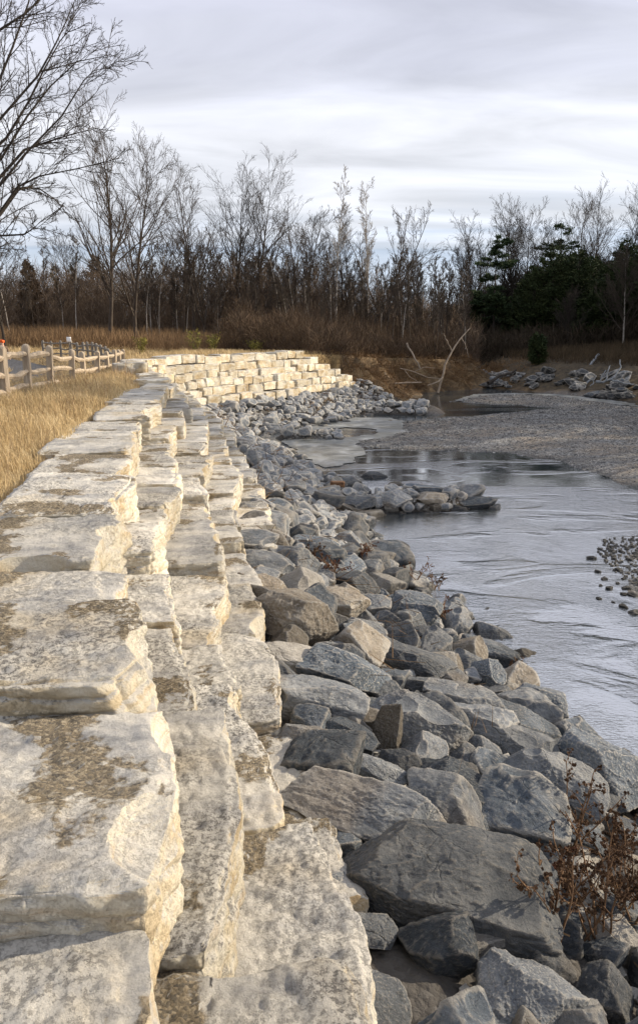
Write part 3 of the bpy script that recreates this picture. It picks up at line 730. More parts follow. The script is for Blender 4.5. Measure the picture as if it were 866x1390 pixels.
for i, (x, y, size, z) in enumerate(fills):
    t_, s_ = polydist(np.array([x]), np.array([y]), LINE); u = (t_[0]-2)/(np.interp(s_[0], SHS, SHW)-2)
    tone = rr.choice(['g', 'b', 't', 'p'], p=[.54, .28, .13, .05] if y < 28 else [.66, .24, .07, .03])
    big = size*rr.uniform(1.05, 1.25)
    rot = (rr.normal()*.3, rr.normal()*.3, rr.uniform(0, 6.28)); hi = y < 14; pi_ = int(rr.integers(0, 14 if hi else 22))
    if i < NI:
        o = link('boulder', proto(hi, pi_, tone), (x, y, z+size*.22), rot); o.scale = (big, big, big*rr.uniform(.85, 1.15))
        where = 'by the wall foot' if u < .25 else ('at the waterline' if u > .85 else 'mid slope')
        if y > 42 and x > 1.5: where = 'on the far shore'
        ton = {'g': 'grey', 'b': 'blue-grey', 't': 'tan', 'p': 'pale'}[tone]; ind.append((o, f"{'large' if size > .68 else ('small' if size < .5 else 'mid-sized')} {ton} boulder {where} {band(x, y)}"))
    else:
        me = protos[int(rr.integers(0, 22))]; V = np.empty(len(me.vertices)*3, np.float32); me.vertices.foreach_get('co', V); V = V.reshape(-1, 3)
        Mx = np.array(Matrix.Rotation(rot[2], 3, 'Z') @ Matrix.Rotation(rot[0], 3, 'X')); V = V*big @ Mx.T+np.array([x, y, z+size*.22])
        F = np.empty(len(me.polygons)*4, np.int32); me.polygons.foreach_get('vertices', F); rubble_V.append(V); rubble_F.append(F.reshape(-1, 4)+vo); vo += len(V)
def unique_labels(items, left='left'):
    d = {}
    for o, l in items: d.setdefault(l, []).append(o)
    for l, os_ in d.items():
        if len(os_) == 1: os_[0]['label'] = l; continue
        os_.sort(key=lambda o: pix(o.location)[0]); n = len(os_)
        num = {2: 'two', 3: 'three', 4: 'four', 5: 'five', 6: 'six', 7: 'seven', 8: 'eight', 9: 'nine', 10: 'ten'}.get(n, 'many')
        for i, o in enumerate(os_):
            w_ = 'leftmost' if i == 0 else ('rightmost' if i == n-1 else f"{nth(i+1)} from left")
            o['label'] = f"{w_}, {l}"
for o, l in ind: tag(o, None, 'boulder', GRP)
unique_labels(ind)
# small broken stone in the gaps, uncountable
def pebbles(X, Y, Z, S, r, flatn=.6):
    ico = np.array([(1,0,0),(-1,0,0),(0,1,0),(0,-1,0),(0,0,1),(0,0,-1)], float); f = np.array([(0,2,4),(2,1,4),(1,3,4),(3,0,4),(2,0,5),(1,2,5),(3,1,5),(0,3,5)])
    # jittered, bevelled: cube corners + faces
    cube = np.array([(sx, sy, sz) for sx in (-1, 1) for sy in (-1, 1) for sz in (-1, 1)], float)*.62
    cf = np.array([(0,1,3,2),(4,6,7,5),(0,4,5,1),(2,3,7,6),(0,2,6,4),(1,5,7,3)])
    n = len(X); V = cube[None]*(1+r.normal(size=(n, 8, 3))*.28); V = V*S[:, None, None]*.5*np.array([1, .8, flatn]); a = r.uniform(0, 6.28, n)
    ca, sa = np.cos(a)[:, None], np.sin(a)[:, None]; x = V[..., 0]*ca-V[..., 1]*sa; y = V[..., 0]*sa+V[..., 1]*ca
    V = np.stack([x+X[:, None], y+Y[:, None], V[..., 2]+Z[:, None]], -1).reshape(-1, 3)
    return V, (cf[None]+np.arange(n)[:, None, None]*8).reshape(-1, 4)
k = slice(0, 9000); Sg = rr.uniform(.05, .2, 9000); PV, PF = pebbles(X[k], Y[k], Zt[k]+Sg*.2, Sg, rr)
keep = np.ones(1)
rubble_V.append(PV); rubble_F.append(PF+vo); vo += len(PV)
tag(link('stone_rubble', mesh('stone_rubble', np.concatenate(rubble_V), np.concatenate(rubble_F), BM['g'], False)), 'small broken grey stone filling the gaps between the boulders', 'rubble', kind='stuff')

# gravel bar pebbles
pv = M('river_pebble'); c = pv.coords(rand=False); pvn = pv.n('TexVoronoi', {'Vector': c, 'Scale': 9.0})
pv.set('Base Color', pv.ramp(pv.n('SeparateColor', {0: pvn.outputs['Color']}).outputs[0], [(0, (.08, .08, .08)), (.5, (.175, .172, .168)), (.85, (.28, .275, .26)), (1, (.45, .44, .42))]))
N = 150000; X2 = rr.uniform(0, 20, N); Y2 = rr.uniform(20, 60, N)**1; g = polysd(X2, Y2, GB); den = np.where(g < .5, 1.0, .45)*(g > -.5)*np.clip(34/Y2, .3, 1)**1.2
k = rr.random(N) < den*.8; X2, Y2 = X2[k], Y2[k]; Z2 = tzv(X2, Y2); S2 = rr.uniform(.03, .07, len(X2))*np.clip(Y2/28, .9, 1.6)*(1+(rr.random(len(X2)) < .02)*1.3)
PV, PF = pebbles(X2, Y2, Z2+S2*.12, S2, rr, .55)
tag(link('gravel', mesh('gravel', PV, PF, pv.m, False)), 'loose grey pebbles covering the gravel bar', 'gravel', kind='stuff')
# dark wet stones in the shallows by the right edge: a counted set of the larger ones
sh = [mesh('river_stone', *boulder_verts((1, .8, .55), 10, np.random.default_rng(700+i), 5, 24), BM['d'], True, R(35)) for i in range(5)]
spots = [(811,775),(803,757),(833,757),(838,772),(845,784),(815,793),(826,797),(850,797),(859,806),(812,811),(832,816),(846,822),(860,790),(866,778),(862,766),(850,744),(857,741),(862,750),(868,738),(846,805),(838,790),(870,815),(820,784),(853,758),(860,830),(842,747),(830,741)]
items = []
for i, (a, b) in enumerate(spots):
    x, y = gz(a, b, ZW+.03); s_ = rr.uniform(.07, .24)*(1.35 if i in (0, 9, 18) else 1); o = link('river_stone', sh[i % 5], (x, y, ZW+.01), (0, 0, rr.uniform(0, 6))); o.scale = (s_, s_, s_*.8); tag(o, None, 'stone', 'dark stones in the shallows')
    q = 'far end of' if b < 760 else ('middle of' if b < 800 else 'near end of'); items.append((o, f"dark wet stone, {q} the shallows by right edge"))
unique_labels(items)
N = 2600; X3 = rr.uniform(6, 10, N); Y3 = rr.uniform(11.5, 18, N); g = polysd(X3, Y3, BARR); k = g > -.35; S3 = rr.uniform(.02, .11, k.sum())**1.0; PV, PF = pebbles(X3[k], Y3[k], np.full(k.sum(), ZW+.015), S3, rr)
tag(link('shallows_gravel', mesh('shallows_gravel', PV, PF, BM['d'], False)), 'dark wet pebbles breaking the water by the right edge', 'gravel', kind='stuff')
# broken rock on the far bank, mostly coloured dark for its shade
items = []
for i in range(62):
    a = rr.uniform(645, 866); b = 0; f = rr.random(); yb = np.interp(a, [640, 700, 760, 866], [67, 65, 60.5, 53])+f*5+.2; x = at(a, yb, -2.8); z = tz(x, yb); s_ = rr.uniform(.6, 1.7)
    tone = rr.choice(['d', 'b'], p=[.75, .25]); o = link('boulder', proto(False, i % 22, tone), (x, yb, z+.12), (rr.normal()*.25, rr.normal()*.25, rr.uniform(0, 6))); o.scale = (s_*1.2, s_, s_*.7); tag(o, None, 'boulder', 'broken rocks on the far shaded bank')
    q = ['left end', 'left part', 'middle', 'right part', 'right end'][min(4, int((a-645)/44.3))]; w_ = 'low on' if f < .35 else ('halfway up' if f < .7 else 'high on')
    items.append((o, f"{'dark' if tone == 'd' else 'bluish'} boulder {w_} the far rocky bank, {q}"))
unique_labels(items)
# ------------------------------------------------------------------ vegetation generators
def tubes(P, Rd, sides):
    """P [B,K,3], Rd [B,K] -> quads of open tubes, built for all branches at once"""
    B, K, _ = P.shape; T = np.gradient(P, axis=1); T /= np.maximum(np.linalg.norm(T, axis=2)[..., None], 1e-9)
    ref = np.where(np.abs(T[:, :1, 2:3]) > .9, np.array([1., 0, 0]), np.array([0, 0, 1.])); ref = np.broadcast_to(ref, T.shape)
    U = np.cross(T, ref); U /= np.maximum(np.linalg.norm(U, axis=2)[..., None], 1e-9); W = np.cross(T, U)
    a = np.arange(sides)*2*math.pi/sides
    V = P[:, :, None]+Rd[:, :, None, None]*(U[:, :, None]*np.cos(a)[:, None]+W[:, :, None]*np.sin(a)[:, None])
    i = np.arange(B*K*sides).reshape(B, K, sides); j = np.roll(i, -1, 2)
    F = np.stack([i[:, :-1], j[:, :-1], j[:, 1:], i[:, 1:]], -1).reshape(-1, 4)
    return V.reshape(-1, 3), F
class Geo:
    def __init__(s): s.V = []; s.F = []; s.n = 0
    def add(s, V, F):
        s.V.append(V); s.F.append(F+s.n); s.n += len(V)
    def mesh(s, name, mat, smooth=True): return mesh(name, np.concatenate(s.V), np.concatenate(s.F), mat, smooth)
def children(P, Rd, r, m, ratio, ang, up, K=5, t0=.25, wob=.12, rr_=.55, taper=True, t1=1.0):
    B, Kp, _ = P.shape; t = t0+(t1-t0)*((np.arange(m)[None]+r.random((B, m)))/m)
    f = t*(Kp-1); i = np.minimum(f.astype(int), Kp-2); u = (f-i)[..., None]; b = np.arange(B)[:, None]
    S = P[b, i]*(1-u)+P[b, i+1]*u; T = P[b, i+1]-P[b, i]; T /= np.maximum(np.linalg.norm(T, axis=2)[..., None], 1e-9)
    L = np.linalg.norm(P[:, 1:]-P[:, :-1], axis=2).sum(1)[:, None]*ratio*(1-.55*(t if taper else 0*t))*r.uniform(.6, 1.25, (B, m))
    rd = (Rd[b, i]*(1-u[..., 0])+Rd[b, i+1]*u[..., 0])*rr_
    q = r.normal(size=(B, m, 3)); q -= (q*T).sum(2)[..., None]*T; q /= np.linalg.norm(q, axis=2)[..., None]
    an = ang*r.uniform(.7, 1.3, (B, m))[..., None]; D = T*np.cos(an)+q*np.sin(an)
    N = B*m; S = S.reshape(N, 3); D = D.reshape(N, 3); L = L.reshape(N); rd = rd.reshape(N)
    out = np.zeros((N, K, 3)); out[:, 0] = S; step = (L/(K-1))[:, None]
    for k in range(1, K):
        D = D+r.normal(size=(N, 3))*wob+np.array([0, 0, up]); D /= np.linalg.norm(D, axis=1)[:, None]; out[:, k] = out[:, k-1]+D*step
    return out, rd[:, None]*np.linspace(1, .35, K)[None]
def path_from(base, d, L, K, r, wob, up=0.0):
    out = np.zeros((1, K, 3)); out[0, 0] = base; D = np.array(d, float)
    for k in range(1, K):
        D = D+r.normal(size=3)*wob+np.array([0, 0, up]); D /= np.linalg.norm(D); out[0, k] = out[0, k-1]+D*L/(K-1)
    return out
def bare_tree(h, style, seed, r0=None, twig=.009):
    r = np.random.default_rng(seed); g = Geo(); tr = Geo(); r0 = r0 or h*.0125
    if style == 'fork':
        t = path_from((0,0,-.3), (r.normal()*.06, r.normal()*.06, 1), h*.2, 5, r, .04); tr.add(*tubes(t, np.linspace(r0, r0*.85, 5)[None], 8))
        mains = []; n = r.integers(2, 4)
        for i in range(n):
            a = i*2*math.pi/n+r.uniform(0, 1); mains.append(path_from(t[0, -1], (math.cos(a)*.5, math.sin(a)*.5, 1), h*r.uniform(.65, .82), 12, r, .09, .04))
        M1 = np.concatenate(mains); R1 = np.tile(np.linspace(r0*.7, .02, 12), (n, 1)); tr.add(*tubes(M1[:1], R1[:1], 7)); g.add(*tubes(M1[1:], R1[1:], 7))
        cfg = (13, .42, .75, .06)
    elif style == 'pole':
        M1 = path_from((0,0,-.3), (r.normal()*.03, r.normal()*.03, 1), h, 16, r, .025); R1 = np.linspace(r0*.62, .012, 16)[None]; tr.add(*tubes(M1, R1, 7)); cfg = (26, .17, .75, .10)
    else:
        M1 = path_from((0,0,-.3), (r.normal()*.05, r.normal()*.05, 1), h*1.0, 14, r, .04); R1 = np.linspace(r0, .02, 14)[None]; tr.add(*tubes(M1, R1, 8)); cfg = (30, .56, .60, .07)
    m, ratio, ang, up = cfg
    t0 = {'fork': .15, 'pole': .42, 'spread': .20}[style]
    P2, R2 = children(M1, R1, r, m, ratio, ang, up, 8, t0, .10, .5, True); R2 = np.maximum(R2, twig*1.4); g.add(*tubes(P2, R2, 5))
    P3, R3 = children(P2, R2, r, 8, .5, .6, .05, 6, .12, .10, .6); R3 = np.maximum(R3, twig); g.add(*tubes(P3, R3, 4))
    P4, R4 = children(P3, R3, r, 5, .6, .55, .03, 5, .12, .10, .7); R4 = np.maximum(R4, twig*.8); g.add(*tubes(P4, R4, 3))
    P5, R5 = children(P4, R4, r, 2, .8, .5, .03, 3, .2, .10, .8); R5 = np.maximum(R5*0+twig*.6, twig*.6); g.add(*tubes(P5, R5, 3))
    return tr, g
def slivers(P, D, L, Wd, r):
    """thin triangles-as-quads at P along D"""
    n = len(P); D = D/np.maximum(np.linalg.norm(D, axis=1)[:, None], 1e-9); q = r.normal(size=(n, 3)); S = np.cross(D, q); S /= np.maximum(np.linalg.norm(S, axis=1)[:, None], 1e-9)
    L = np.broadcast_to(L, (n,))[:, None]; Wd = np.broadcast_to(Wd, (n,))[:, None]
    V = np.stack([P-S*Wd*.5, P+S*Wd*.5, P+D*L+S*Wd*.18, P+D*L-S*Wd*.18], 1).reshape(-1, 3)
    return V, np.arange(n*4).reshape(-1, 4)
def conifer(h, rad, style, seed, N):
    r = np.random.default_rng(seed); tr = Geo(); g = Geo()
    t = path_from((0,0,-.3), (0,0,1), h*.98, 12, r, .012); tr.add(*tubes(t, np.linspace(h*.015, .02, 12)[None], 7))
    if style == 'pine':
        nb = int(h*2.6); z0 = .32; ht = z0+(1-z0)*np.sort(r.random(nb)); az = r.uniform(0, 6.28, nb); env = np.interp(ht, [z0, .5, .75, .92, 1], [.7, 1, .85, .5, .15])*r.uniform(.45, 1.15, nb); dip = r.uniform(.02, .28, nb)
        tl = 1
    elif style == 'spruce':
        nb = int(h*9); ht = .05+.95*r.random(nb); az = r.uniform(0, 6.28, nb); env = (1-ht)**.85*r.uniform(.75, 1.1, nb)+.03; dip = -.25+.5*ht; tl = 0
    else:
        nb = int(h*14); ht = .02+.98*r.random(nb); az = r.uniform(0, 6.28, nb); env = np.interp(ht, [0, .25, .6, .85, 1], [.85, 1, .8, .42, .06])*r.uniform(.7, 1.12, nb)*(1+.15*np.sin(az*3+ht*9)); dip = np.full(nb, .45); tl = 0
    bs = np.stack([0*az, 0*az, ht*h], 1); tip = bs+np.stack([np.cos(az), np.sin(az), dip], 1)*(env*rad)[:, None]
    K = 4; P = bs[:, None]+(tip-bs)[:, None]*np.linspace(0, 1, K)[None, :, None]; P[:, :, 2] += (np.linspace(0, 1, K)**2*.15*env[:, None]*rad*(1 if style == 'pine' else -.3))
    tr.add(*tubes(P, np.maximum(.035*env[:, None]*np.linspace(1, .3, K)[None]*rad*.35, .012), 4))
    b = r.choice(nb, N, p=env/env.sum()); tt = r.random(N)**(.55 if style == 'pine' else .45)*.95+.05
    if style == 'pine': tt = np.maximum(tt, .35)
    c = bs[b]+(tip-bs)[b]*tt[:, None]; wdt = (.28 if style == 'pine' else .22)*rad*env[b]*(1.1-.7*tt)
    side = np.stack([-np.sin(az[b]), np.cos(az[b]), 0*tt], 1); c = c+side*(r.normal(size=N)*wdt)[:, None]+np.array([0, 0, 1])*(r.normal(size=N)*(.10 if style == 'pine' else .16))[:, None]
    out = np.stack([np.cos(az[b]), np.sin(az[b]), 0*tt], 1); D = out*.8+side*r.normal(size=N)[:, None]*.7+r.normal(size=(N, 3))*.35+np.array([0, 0, .35 if style != 'spruce' else -.1])
    sz = r.uniform(.16, .42, N)*(1.0 if style != 'cedar' else .9); g.add(*slivers(c, D, sz, sz*.38, r))
    return tr, g
def plantobj(name, trunk, crown, tm, cm, label, cat, loc, group=None, rz=0, tn='trunk', cn='crown'):
    e = bpy.data.objects.new(name, None); C.objects.link(e); e.location = loc; e.rotation_euler = (0, 0, rz); tag(e, label, cat, group)
    tmx = trunk if isinstance(trunk, bpy.types.Mesh) else trunk.mesh(tn, tm); cmx = crown if isinstance(crown, bpy.types.Mesh) else crown.mesh(cn, cm, cn not in ('crown', 'leaves') or cm in SMOOTHC)
    link(tn, tmx, parent=e); link(cn, cmx, parent=e); return e, tmx, cmx
def bark(name, a, b, sc=6):
    m = M(name); c = m.coords((1, 1, .35)); n = m.noise(c, sc, 6, .65, .5); m.set('Base Color', m.ramp(n, [(.3, a), (.7, b)])); m.set('Normal', m.bump(n, .03, .9)); m.set('Roughness', .95); return m.m
BK = bark('bark', (.04, .032, .026), (.10, .08, .064)); BKD = bark('dark_bark', (.026, .022, .019), (.07, .058, .048)); BKP = bark('pale_bark', (.20, .175, .15), (.46, .42, .37)); BKR = bark('red_brown_twigs', (.08, .045, .03), (.20, .12, .075))
SMOOTHC = {BK, BKD, BKP, BKR}
def foliage(name, a, b, c_=None):
    m = M(name); c = m.coords(); n = m.noise(c, .9, 5, .65); st = [(.35, a), (.65, b)]
    if c_: st.append((.78, c_))
    m.set('Base Color', m.ramp(n, st)); m.set('Roughness', .8)
    m.set('Specular IOR Level', .15); return m.m
FC = foliage('conifer_needles', (.022, .04, .02), (.06, .085, .035)); FCD = foliage('cedar_foliage', (.02, .034, .014), (.055, .07, .026), (.11, .10, .04))
FCB = foliage('bronzed_foliage', (.05, .035, .02), (.12, .075, .04)); FL = foliage('dead_leaves', (.09, .045, .025), (.22, .12, .06))

def place_tree(name, px, ytop, d, gen, label, mats, cat='tree', group=None, rz=None, zoff=0):
    x = at(px, d, 0); z = tz(x, d); x = at(px, d, z); rv = ray(px, ytop); ztop_ = EYE+rv.z/rv.y*d; h = ztop_-z
    t, c = gen(h); return plantobj(name, t, c, mats[0], mats[1], label, cat, (x, d, z+zoff), group, rr.uniform(0, 6) if rz is None else rz)

# ------------------------------------------------------------------ bare trees of the left wood
TR = [ # px, ytop, d, style, mat, label
(150,192,66,'spread',BK,'tall bare tree with a straight trunk, the tallest standing behind the fence'),
(184,232,64,'spread',BK,'slender bare tree just right of the tallest one behind the fence'),
(266,258,78,'spread',BK,'bare tree with a full rounded crown, above the left end of the far wall'),
(276,300,76,'fork',BK,'low forked bare tree beside the round-crowned one'),
(322,258,88,'spread',BKD,'bare tree with a crowded top just right of the forked tree'),
(350,262,92,'spread',BK,'thin topped bare tree behind the middle of the far wall'),
(398,300,80,'fork',BK,'bare tree with bowed spreading limbs behind the far wall'),
(415,282,84,'fork',BK,'leaning many-limbed bare tree over the right part of the far wall'),
(456,240,80,'pole',BKP,'tallest slim pale-trunked tree right of the far wall'),
(498,256,82,'pole',BKP,'slim pale-trunked tree second from the tallest pale one'),
(524,280,86,'fork',BK,'bare tree with wide V-shaped limbs near the end of the left wood'),
(470,330,84,'spread',BKD,'short dark bare tree between the two slim pale-trunked trees'),
(571,352,92,'spread',BK,'small bare tree at the right end of the left wood'),
(8,300,58,'spread',BKD,'dark bare tree at the left edge under the overhanging branches'),
(-40,250,62,'spread',BKD,'bare tree beyond the left edge'),
(232,330,96,'spread',BKD,'distant dark bare tree between the slender and the round-crowned trees'),
(300,330,100,'spread',BKD,'distant dark bare tree behind the forked tree'),
(438,320,96,'spread',BKD,'distant dark bare tree left of the tallest pale trunk'),
(545,300,98,'pole',BK,'thin bare tree behind the V-shaped one'),
(110,330,90,'spread',BKD,'distant bare tree left of the tallest one'),
(600,400,100,'spread',BKD,'low bare tree in the gap where the river bends'),
]
for i, (px, yt, d, st, mt, lab) in enumerate(TR):
    place_tree('bare_tree', px, yt, d, lambda h, i=i, st=st: bare_tree(h, st, 300+i, twig=.0105 if d > 50 else .008), lab, (mt, mt), group='bare trees of the left wood')
# thin saplings and pale stems
sap = [bare_tree(7, 'pole', 400+i, .06, .009) for i in range(5)]; sapm = [(t.mesh('trunk', BKP if i % 2 else BK), c.mesh('crown', BK)) for i, (t, c) in enumerate(sap)]
items = []
for i in range(130):
    px = rr.uniform(205, 636) if i > 8 else rr.uniform(10, 205); d = rr.uniform(66 if px > 400 else 70, 90); x = at(px, d, 0); z = tz(x, d); e, _, _ = plantobj('sapling', sapm[i % 5][0], sapm[i % 5][1], None, None, None, 'young tree', (at(px, d, z), d, z), 'thin saplings of the left wood', rr.uniform(0, 6))
    s_ = rr.uniform(.7, 1.45); e.scale = (s_, s_, s_); e.rotation_euler[0] = rr.normal()*.06; e.rotation_euler[1] = rr.normal()*.06
    q = ['behind the fences', 'above the left of the far wall', 'above the middle of the far wall', 'behind the right end of the wall', 'above the eroded bank', 'by the leaning dead trunk'][int(np.clip((px-10)/105, 0, 5))]
    items.append((e, f"{'tall' if s_ > 1.1 else 'short'} {'pale' if i % 5 % 2 else 'brown'} sapling {q}"))
def uniq2(items, plural):
    d = {}
    for o, l in items: d.setdefault(l, []).append(o)
    for l, os_ in d.items():
        if len(os_) == 1: os_[0]['label'] = l; continue
        os_.sort(key=lambda o: pix(o.location)[0]); n = len(os_)
        for i, o in enumerate(os_): o['label'] = f"{'leftmost' if i == 0 else ('rightmost' if i == n-1 else nth(i+1)+' from left')} {l}"
uniq2(items, '')

# the great tree leaning in from the left edge
r = np.random.default_rng(9); g = Geo(); tr = Geo(); D0 = 26.0
def p3(px, py, d):
    rv = ray(px, py); return np.array([rv.x/rv.y*d, d, EYE+rv.z/rv.y*d])
limbs = [ [(-135,330),(-60,262),(0,214),(35,162),(69,114),(100,83),(152,74)], [(-140,400),(-60,320),(0,252),(38,207),(83,159),(114,110),(140,84)],
 [(-140,440),(-60,360),(0,290),(21,252),(55,238),(110,228),(165,214)], [(-60,320),(-20,262),(35,204),(60,194),(83,187),(105,180),(134,174)], [(-120,260),(-50,190),(0,114),(21,66),(38,7),(48,-30),(55,-80)],
 [(-110,200),(-50,90),(0,44),(31,20),(70,-8),(100,-40),(130,-80)], [(-130,300),(-60,220),(0,162),(52,104),(75,60),(93,21),(110,-20)], [(-60,360),(0,290),(24,255),(38,252),(52,257),(72,270),(92,290)],
 [(-140,470),(-90,420),(-40,350),(0,318),(30,318),(50,312),(62,310)], [(-100,130),(-60,40),(-20,-10),(10,-60),(30,-90),(40,-120),(50,-150)], [(-60,262),(-20,215),(10,190),(40,140),(60,95),(85,55),(100,35)] ]
LP_ = []
for i, l in enumerate(limbs):
    dz = r.uniform(-2.2, 2.2); LP_.append([p3(px, py, D0+dz*k/6) for k, (px, py) in enumerate(l)])
LP_ = np.array(LP_); LP_[:, 1:-1] += r.normal(size=LP_[:, 1:-1].shape)*.05
LR = np.tile(np.array([.085, .06, .042, .034, .025, .017, .008]), (len(limbs), 1)); g.add(*tubes(LP_, LR, 7))
tb = p3(-150, 560, D0); tb[2] = tz(tb[0], D0)-.3
tk = np.array([[tb+(p3(-140, 440, D0)-tb)*f for f in (0, .4, .75, 1)]+[p3(-138, 330, D0), p3(-118, 200, D0), p3(-100, 110, D0)]]); tr.add(*tubes(tk, np.array([[.42, .36, .33, .30, .22, .15, .1]]), 12))
P3_, R3_ = children(LP_, LR, r, 18, .26, .62, .03, 7, .22, .12, .5); R3_ = np.maximum(R3_, .009); g.add(*tubes(P3_, R3_, 5))
P4_, R4_ = children(P3_, R3_, r, 9, .45, .65, .02, 5, .15, .15, .6); R4_ = np.maximum(R4_, .0055); g.add(*tubes(P4_, R4_, 4))
P5_, R5_ = children(P4_, R4_, r, 5, .5, .6, .02, 4, .2, .15, .7); R5_ = np.maximum(R5_*0+.0042, .0042); g.add(*tubes(P5_, R5_, 3))
e = bpy.data.objects.new('bare_tree', None); C.objects.link(e); e.location = tb; tag(e, 'large bare tree whose long branches reach in from the upper left edge', 'tree')
for nm, gg in (('trunk', tr), ('crown', g)):
    me = mesh(nm, np.concatenate(gg.V)-tb, np.concatenate(gg.F), BKD); link(nm, me, parent=e)

# evergreens and the shaded forest of the right bank
CT = [ # px, ytop, d, style, rad frac, N, foliage, label
(79,360,118,'spruce',.24,5000,FC,'small dark spruce, left one of the pair behind the fence'),
(103,360,114,'spruce',.26,5000,FC,'small dark spruce, right one of the pair behind the fence'),
(45,352,84,'spruce',.26,7000,FCB,'rust-brown conical tree left of the two small spruces'),
(355,343,104,'cedar',.30,9000,FCB,'dark brownish bushy evergreen behind the middle of the far wall'),
(135,345,100,'cedar',.22,6000,FCB,'dark bushy evergreen behind the tallest bare tree'),
(534,374,106,'spruce',.30,8000,FC,'dark pointed evergreen near the right end of the left wood'),
(472,405,104,'cedar',.34,6000,FCB,'low dark evergreen behind the slim pale trunks'),
(668,322,96,'pine',.24,9000,FC,'tall pine with tufted open layers, first big tree on the right bank'),
(655,372,98,'pine',.26,9000,FC,'shorter drooping dark pine at the left foot of the tufted pine'),
(757,296,112,'pine',.24,9000,FC,'pine with a flat layered top rising over the dark cedars'),
(783,330,118,'spruce',.2,6000,FC,'narrow spruce right of the flat-topped pine'),
(838,318,112,'spruce',.24,6000,FC,'narrow dark spruce near the upper right of the forest'),
(745,335,94,'cedar',.30,15000,FCD,'tallest rounded cedar of the dark mass'),
(778,342,92,'cedar',.30,14000,FCD,'broad dark cedar right of the tallest rounded cedar'),
(722,366,95,'cedar',.32,12000,FCD,'sloping-topped cedar at the left of the dark mass'),
(818,362,94,'cedar',.32,12000,FCD,'dark cedar behind the pale-trunked bare tree, left side'),
(842,326,97,'cedar',.28,12000,FCD,'olive-topped cedar near the right edge'),
(868,335,95,'cedar',.30,12000,FCD,'olive-topped cedar cut by the right edge'),
(800,400,88,'cedar',.3,9000,FCD,'low dark cedar in front of the forest, middle right'),
(728,455,72,'cedar',.32,5000,FCD,'small dark round evergreen alone on the far rocky bank'),
(900,330,96,'cedar',.26,8000,FCD,'dark cedar beyond the right edge'),
(760,338,100,'cedar',.30,14000,FCD,'dark cedar filling the back of the mass, top just behind the tallest'),
(800,350,100,'cedar',.30,14000,FCD,'dark cedar behind the mass, left of the olive-topped cedar'),
(705,385,102,'cedar',.34,12000,FCD,'dark cedar at the back left of the mass'),
(640,420,104,'cedar',.34,6000,FCD,'low dark evergreen beside the river bend, left of the pines'),
(695,420,100,'cedar',.34,7000,FCD,'low dark evergreen under the tufted pine'),
]
for i, (px, yt, d, st, rf, N, fm, lab) in enumerate(CT):
    place_tree('pine_tree' if st == 'pine' else ('spruce_tree' if st == 'spruce' else 'cedar_tree'), px, yt, d, lambda h: conifer(h, h*rf, st, 600+i, N), lab, (BKD, fm), 'evergreen tree')
TR2 = [(640,325,104,'spread',BKD,'bare tree leaning left at the left end of the right forest'),(622,352,106,'spread',BKD,'low bare tree at the river bend, leftmost of the right forest'),(700,300,110,'spread',BKD,'tall bare tree with a round crown right of the tufted pine'),
 (716,306,108,'spread',BKD,'tall bare tree left of the flat-topped pine'),(688,318,112,'spread',BKD,'bare tree close behind the tufted pine'),(800,288,116,'spread',BKD,'bare tree above the cedars, left of the highest one'),(826,270,114,'spread',BKD,'highest bare tree of the right forest'),
 (856,280,112,'spread',BKD,'bare tree near the right edge, beside the highest one'),(780,300,122,'spread',BK,'bare tree behind the narrow spruce'),(846,352,84,'pole',BKP,'pale-trunked bare tree standing in front of the dark cedars'),(768,402,86,'spread',BKD,'dim bare tree in front of the dark cedars'),
 (872,300,110,'spread',BK,'bare tree cut by the right edge'),(655,345,108,'spread',BKD,'dim bare tree behind the drooping pine'),(740,318,118,'spread',BKD,'bare tree between the round-crowned one and the flat-topped pine')]
for i, (px, yt, d, st, mt, lab) in enumerate(TR2):
    place_tree('bare_tree', px, yt, d, lambda h: bare_tree(h, 'spread' if px in (846,) else st, 340+i, twig=.0125), lab, (mt, mt if mt is not BKP else BK), group='bare trees of the right forest')

# off to the right, beyond the frame: the wood of the right bank that throws its shade over the bar and the far bank
cm = [conifer(15, 3.6, 'cedar', 680+i, 6000) for i in range(2)]; cmm = [(t.mesh('trunk', BKD), c.mesh('crown', FCD, False)) for t, c in cm]
bm_ = [bare_tree(16, 'spread', 690+i, twig=.012) for i in range(3)]; bmm = [(t.mesh('trunk', BKD), c.mesh('crown', BKD)) for t, c in bm_]
rs = np.random.default_rng(4)
OFF = [(34+(i % 6)*5+rs.uniform(-1.5, 1.5)+max(0, (73+(i//6)*6-72))*.4, 73+(i//6)*6+rs.uniform(-2, 2), 'c') for i in range(30)]+[(x, y, 'c') for x, y in [(27,41),(31,50),(36,47),(42,56),(33,57),(46,50),(29,46),(38,27)]]+[(x, y, 'b') for x, y in [(36,62),(41,66),(33,36),(38,40),(26,32),(27,28)]]
for i, (x, y, ty) in enumerate(OFF):
    t, c = cmm[i % 2] if ty == 'c' else bmm[i % 3]; z = tz(x, y); e, _, _ = plantobj('cedar_tree' if ty == 'c' else 'bare_tree', t, c, None, None, ('evergreen' if ty == 'c' else 'bare')+' tree of the right bank outside the picture', 'tree', (x, y, max(z, ZW)), 'trees of the right bank outside the picture', rs.uniform(0, 6)); s_ = rs.uniform(.85, 1.2); e.scale = (s_, s_, s_)

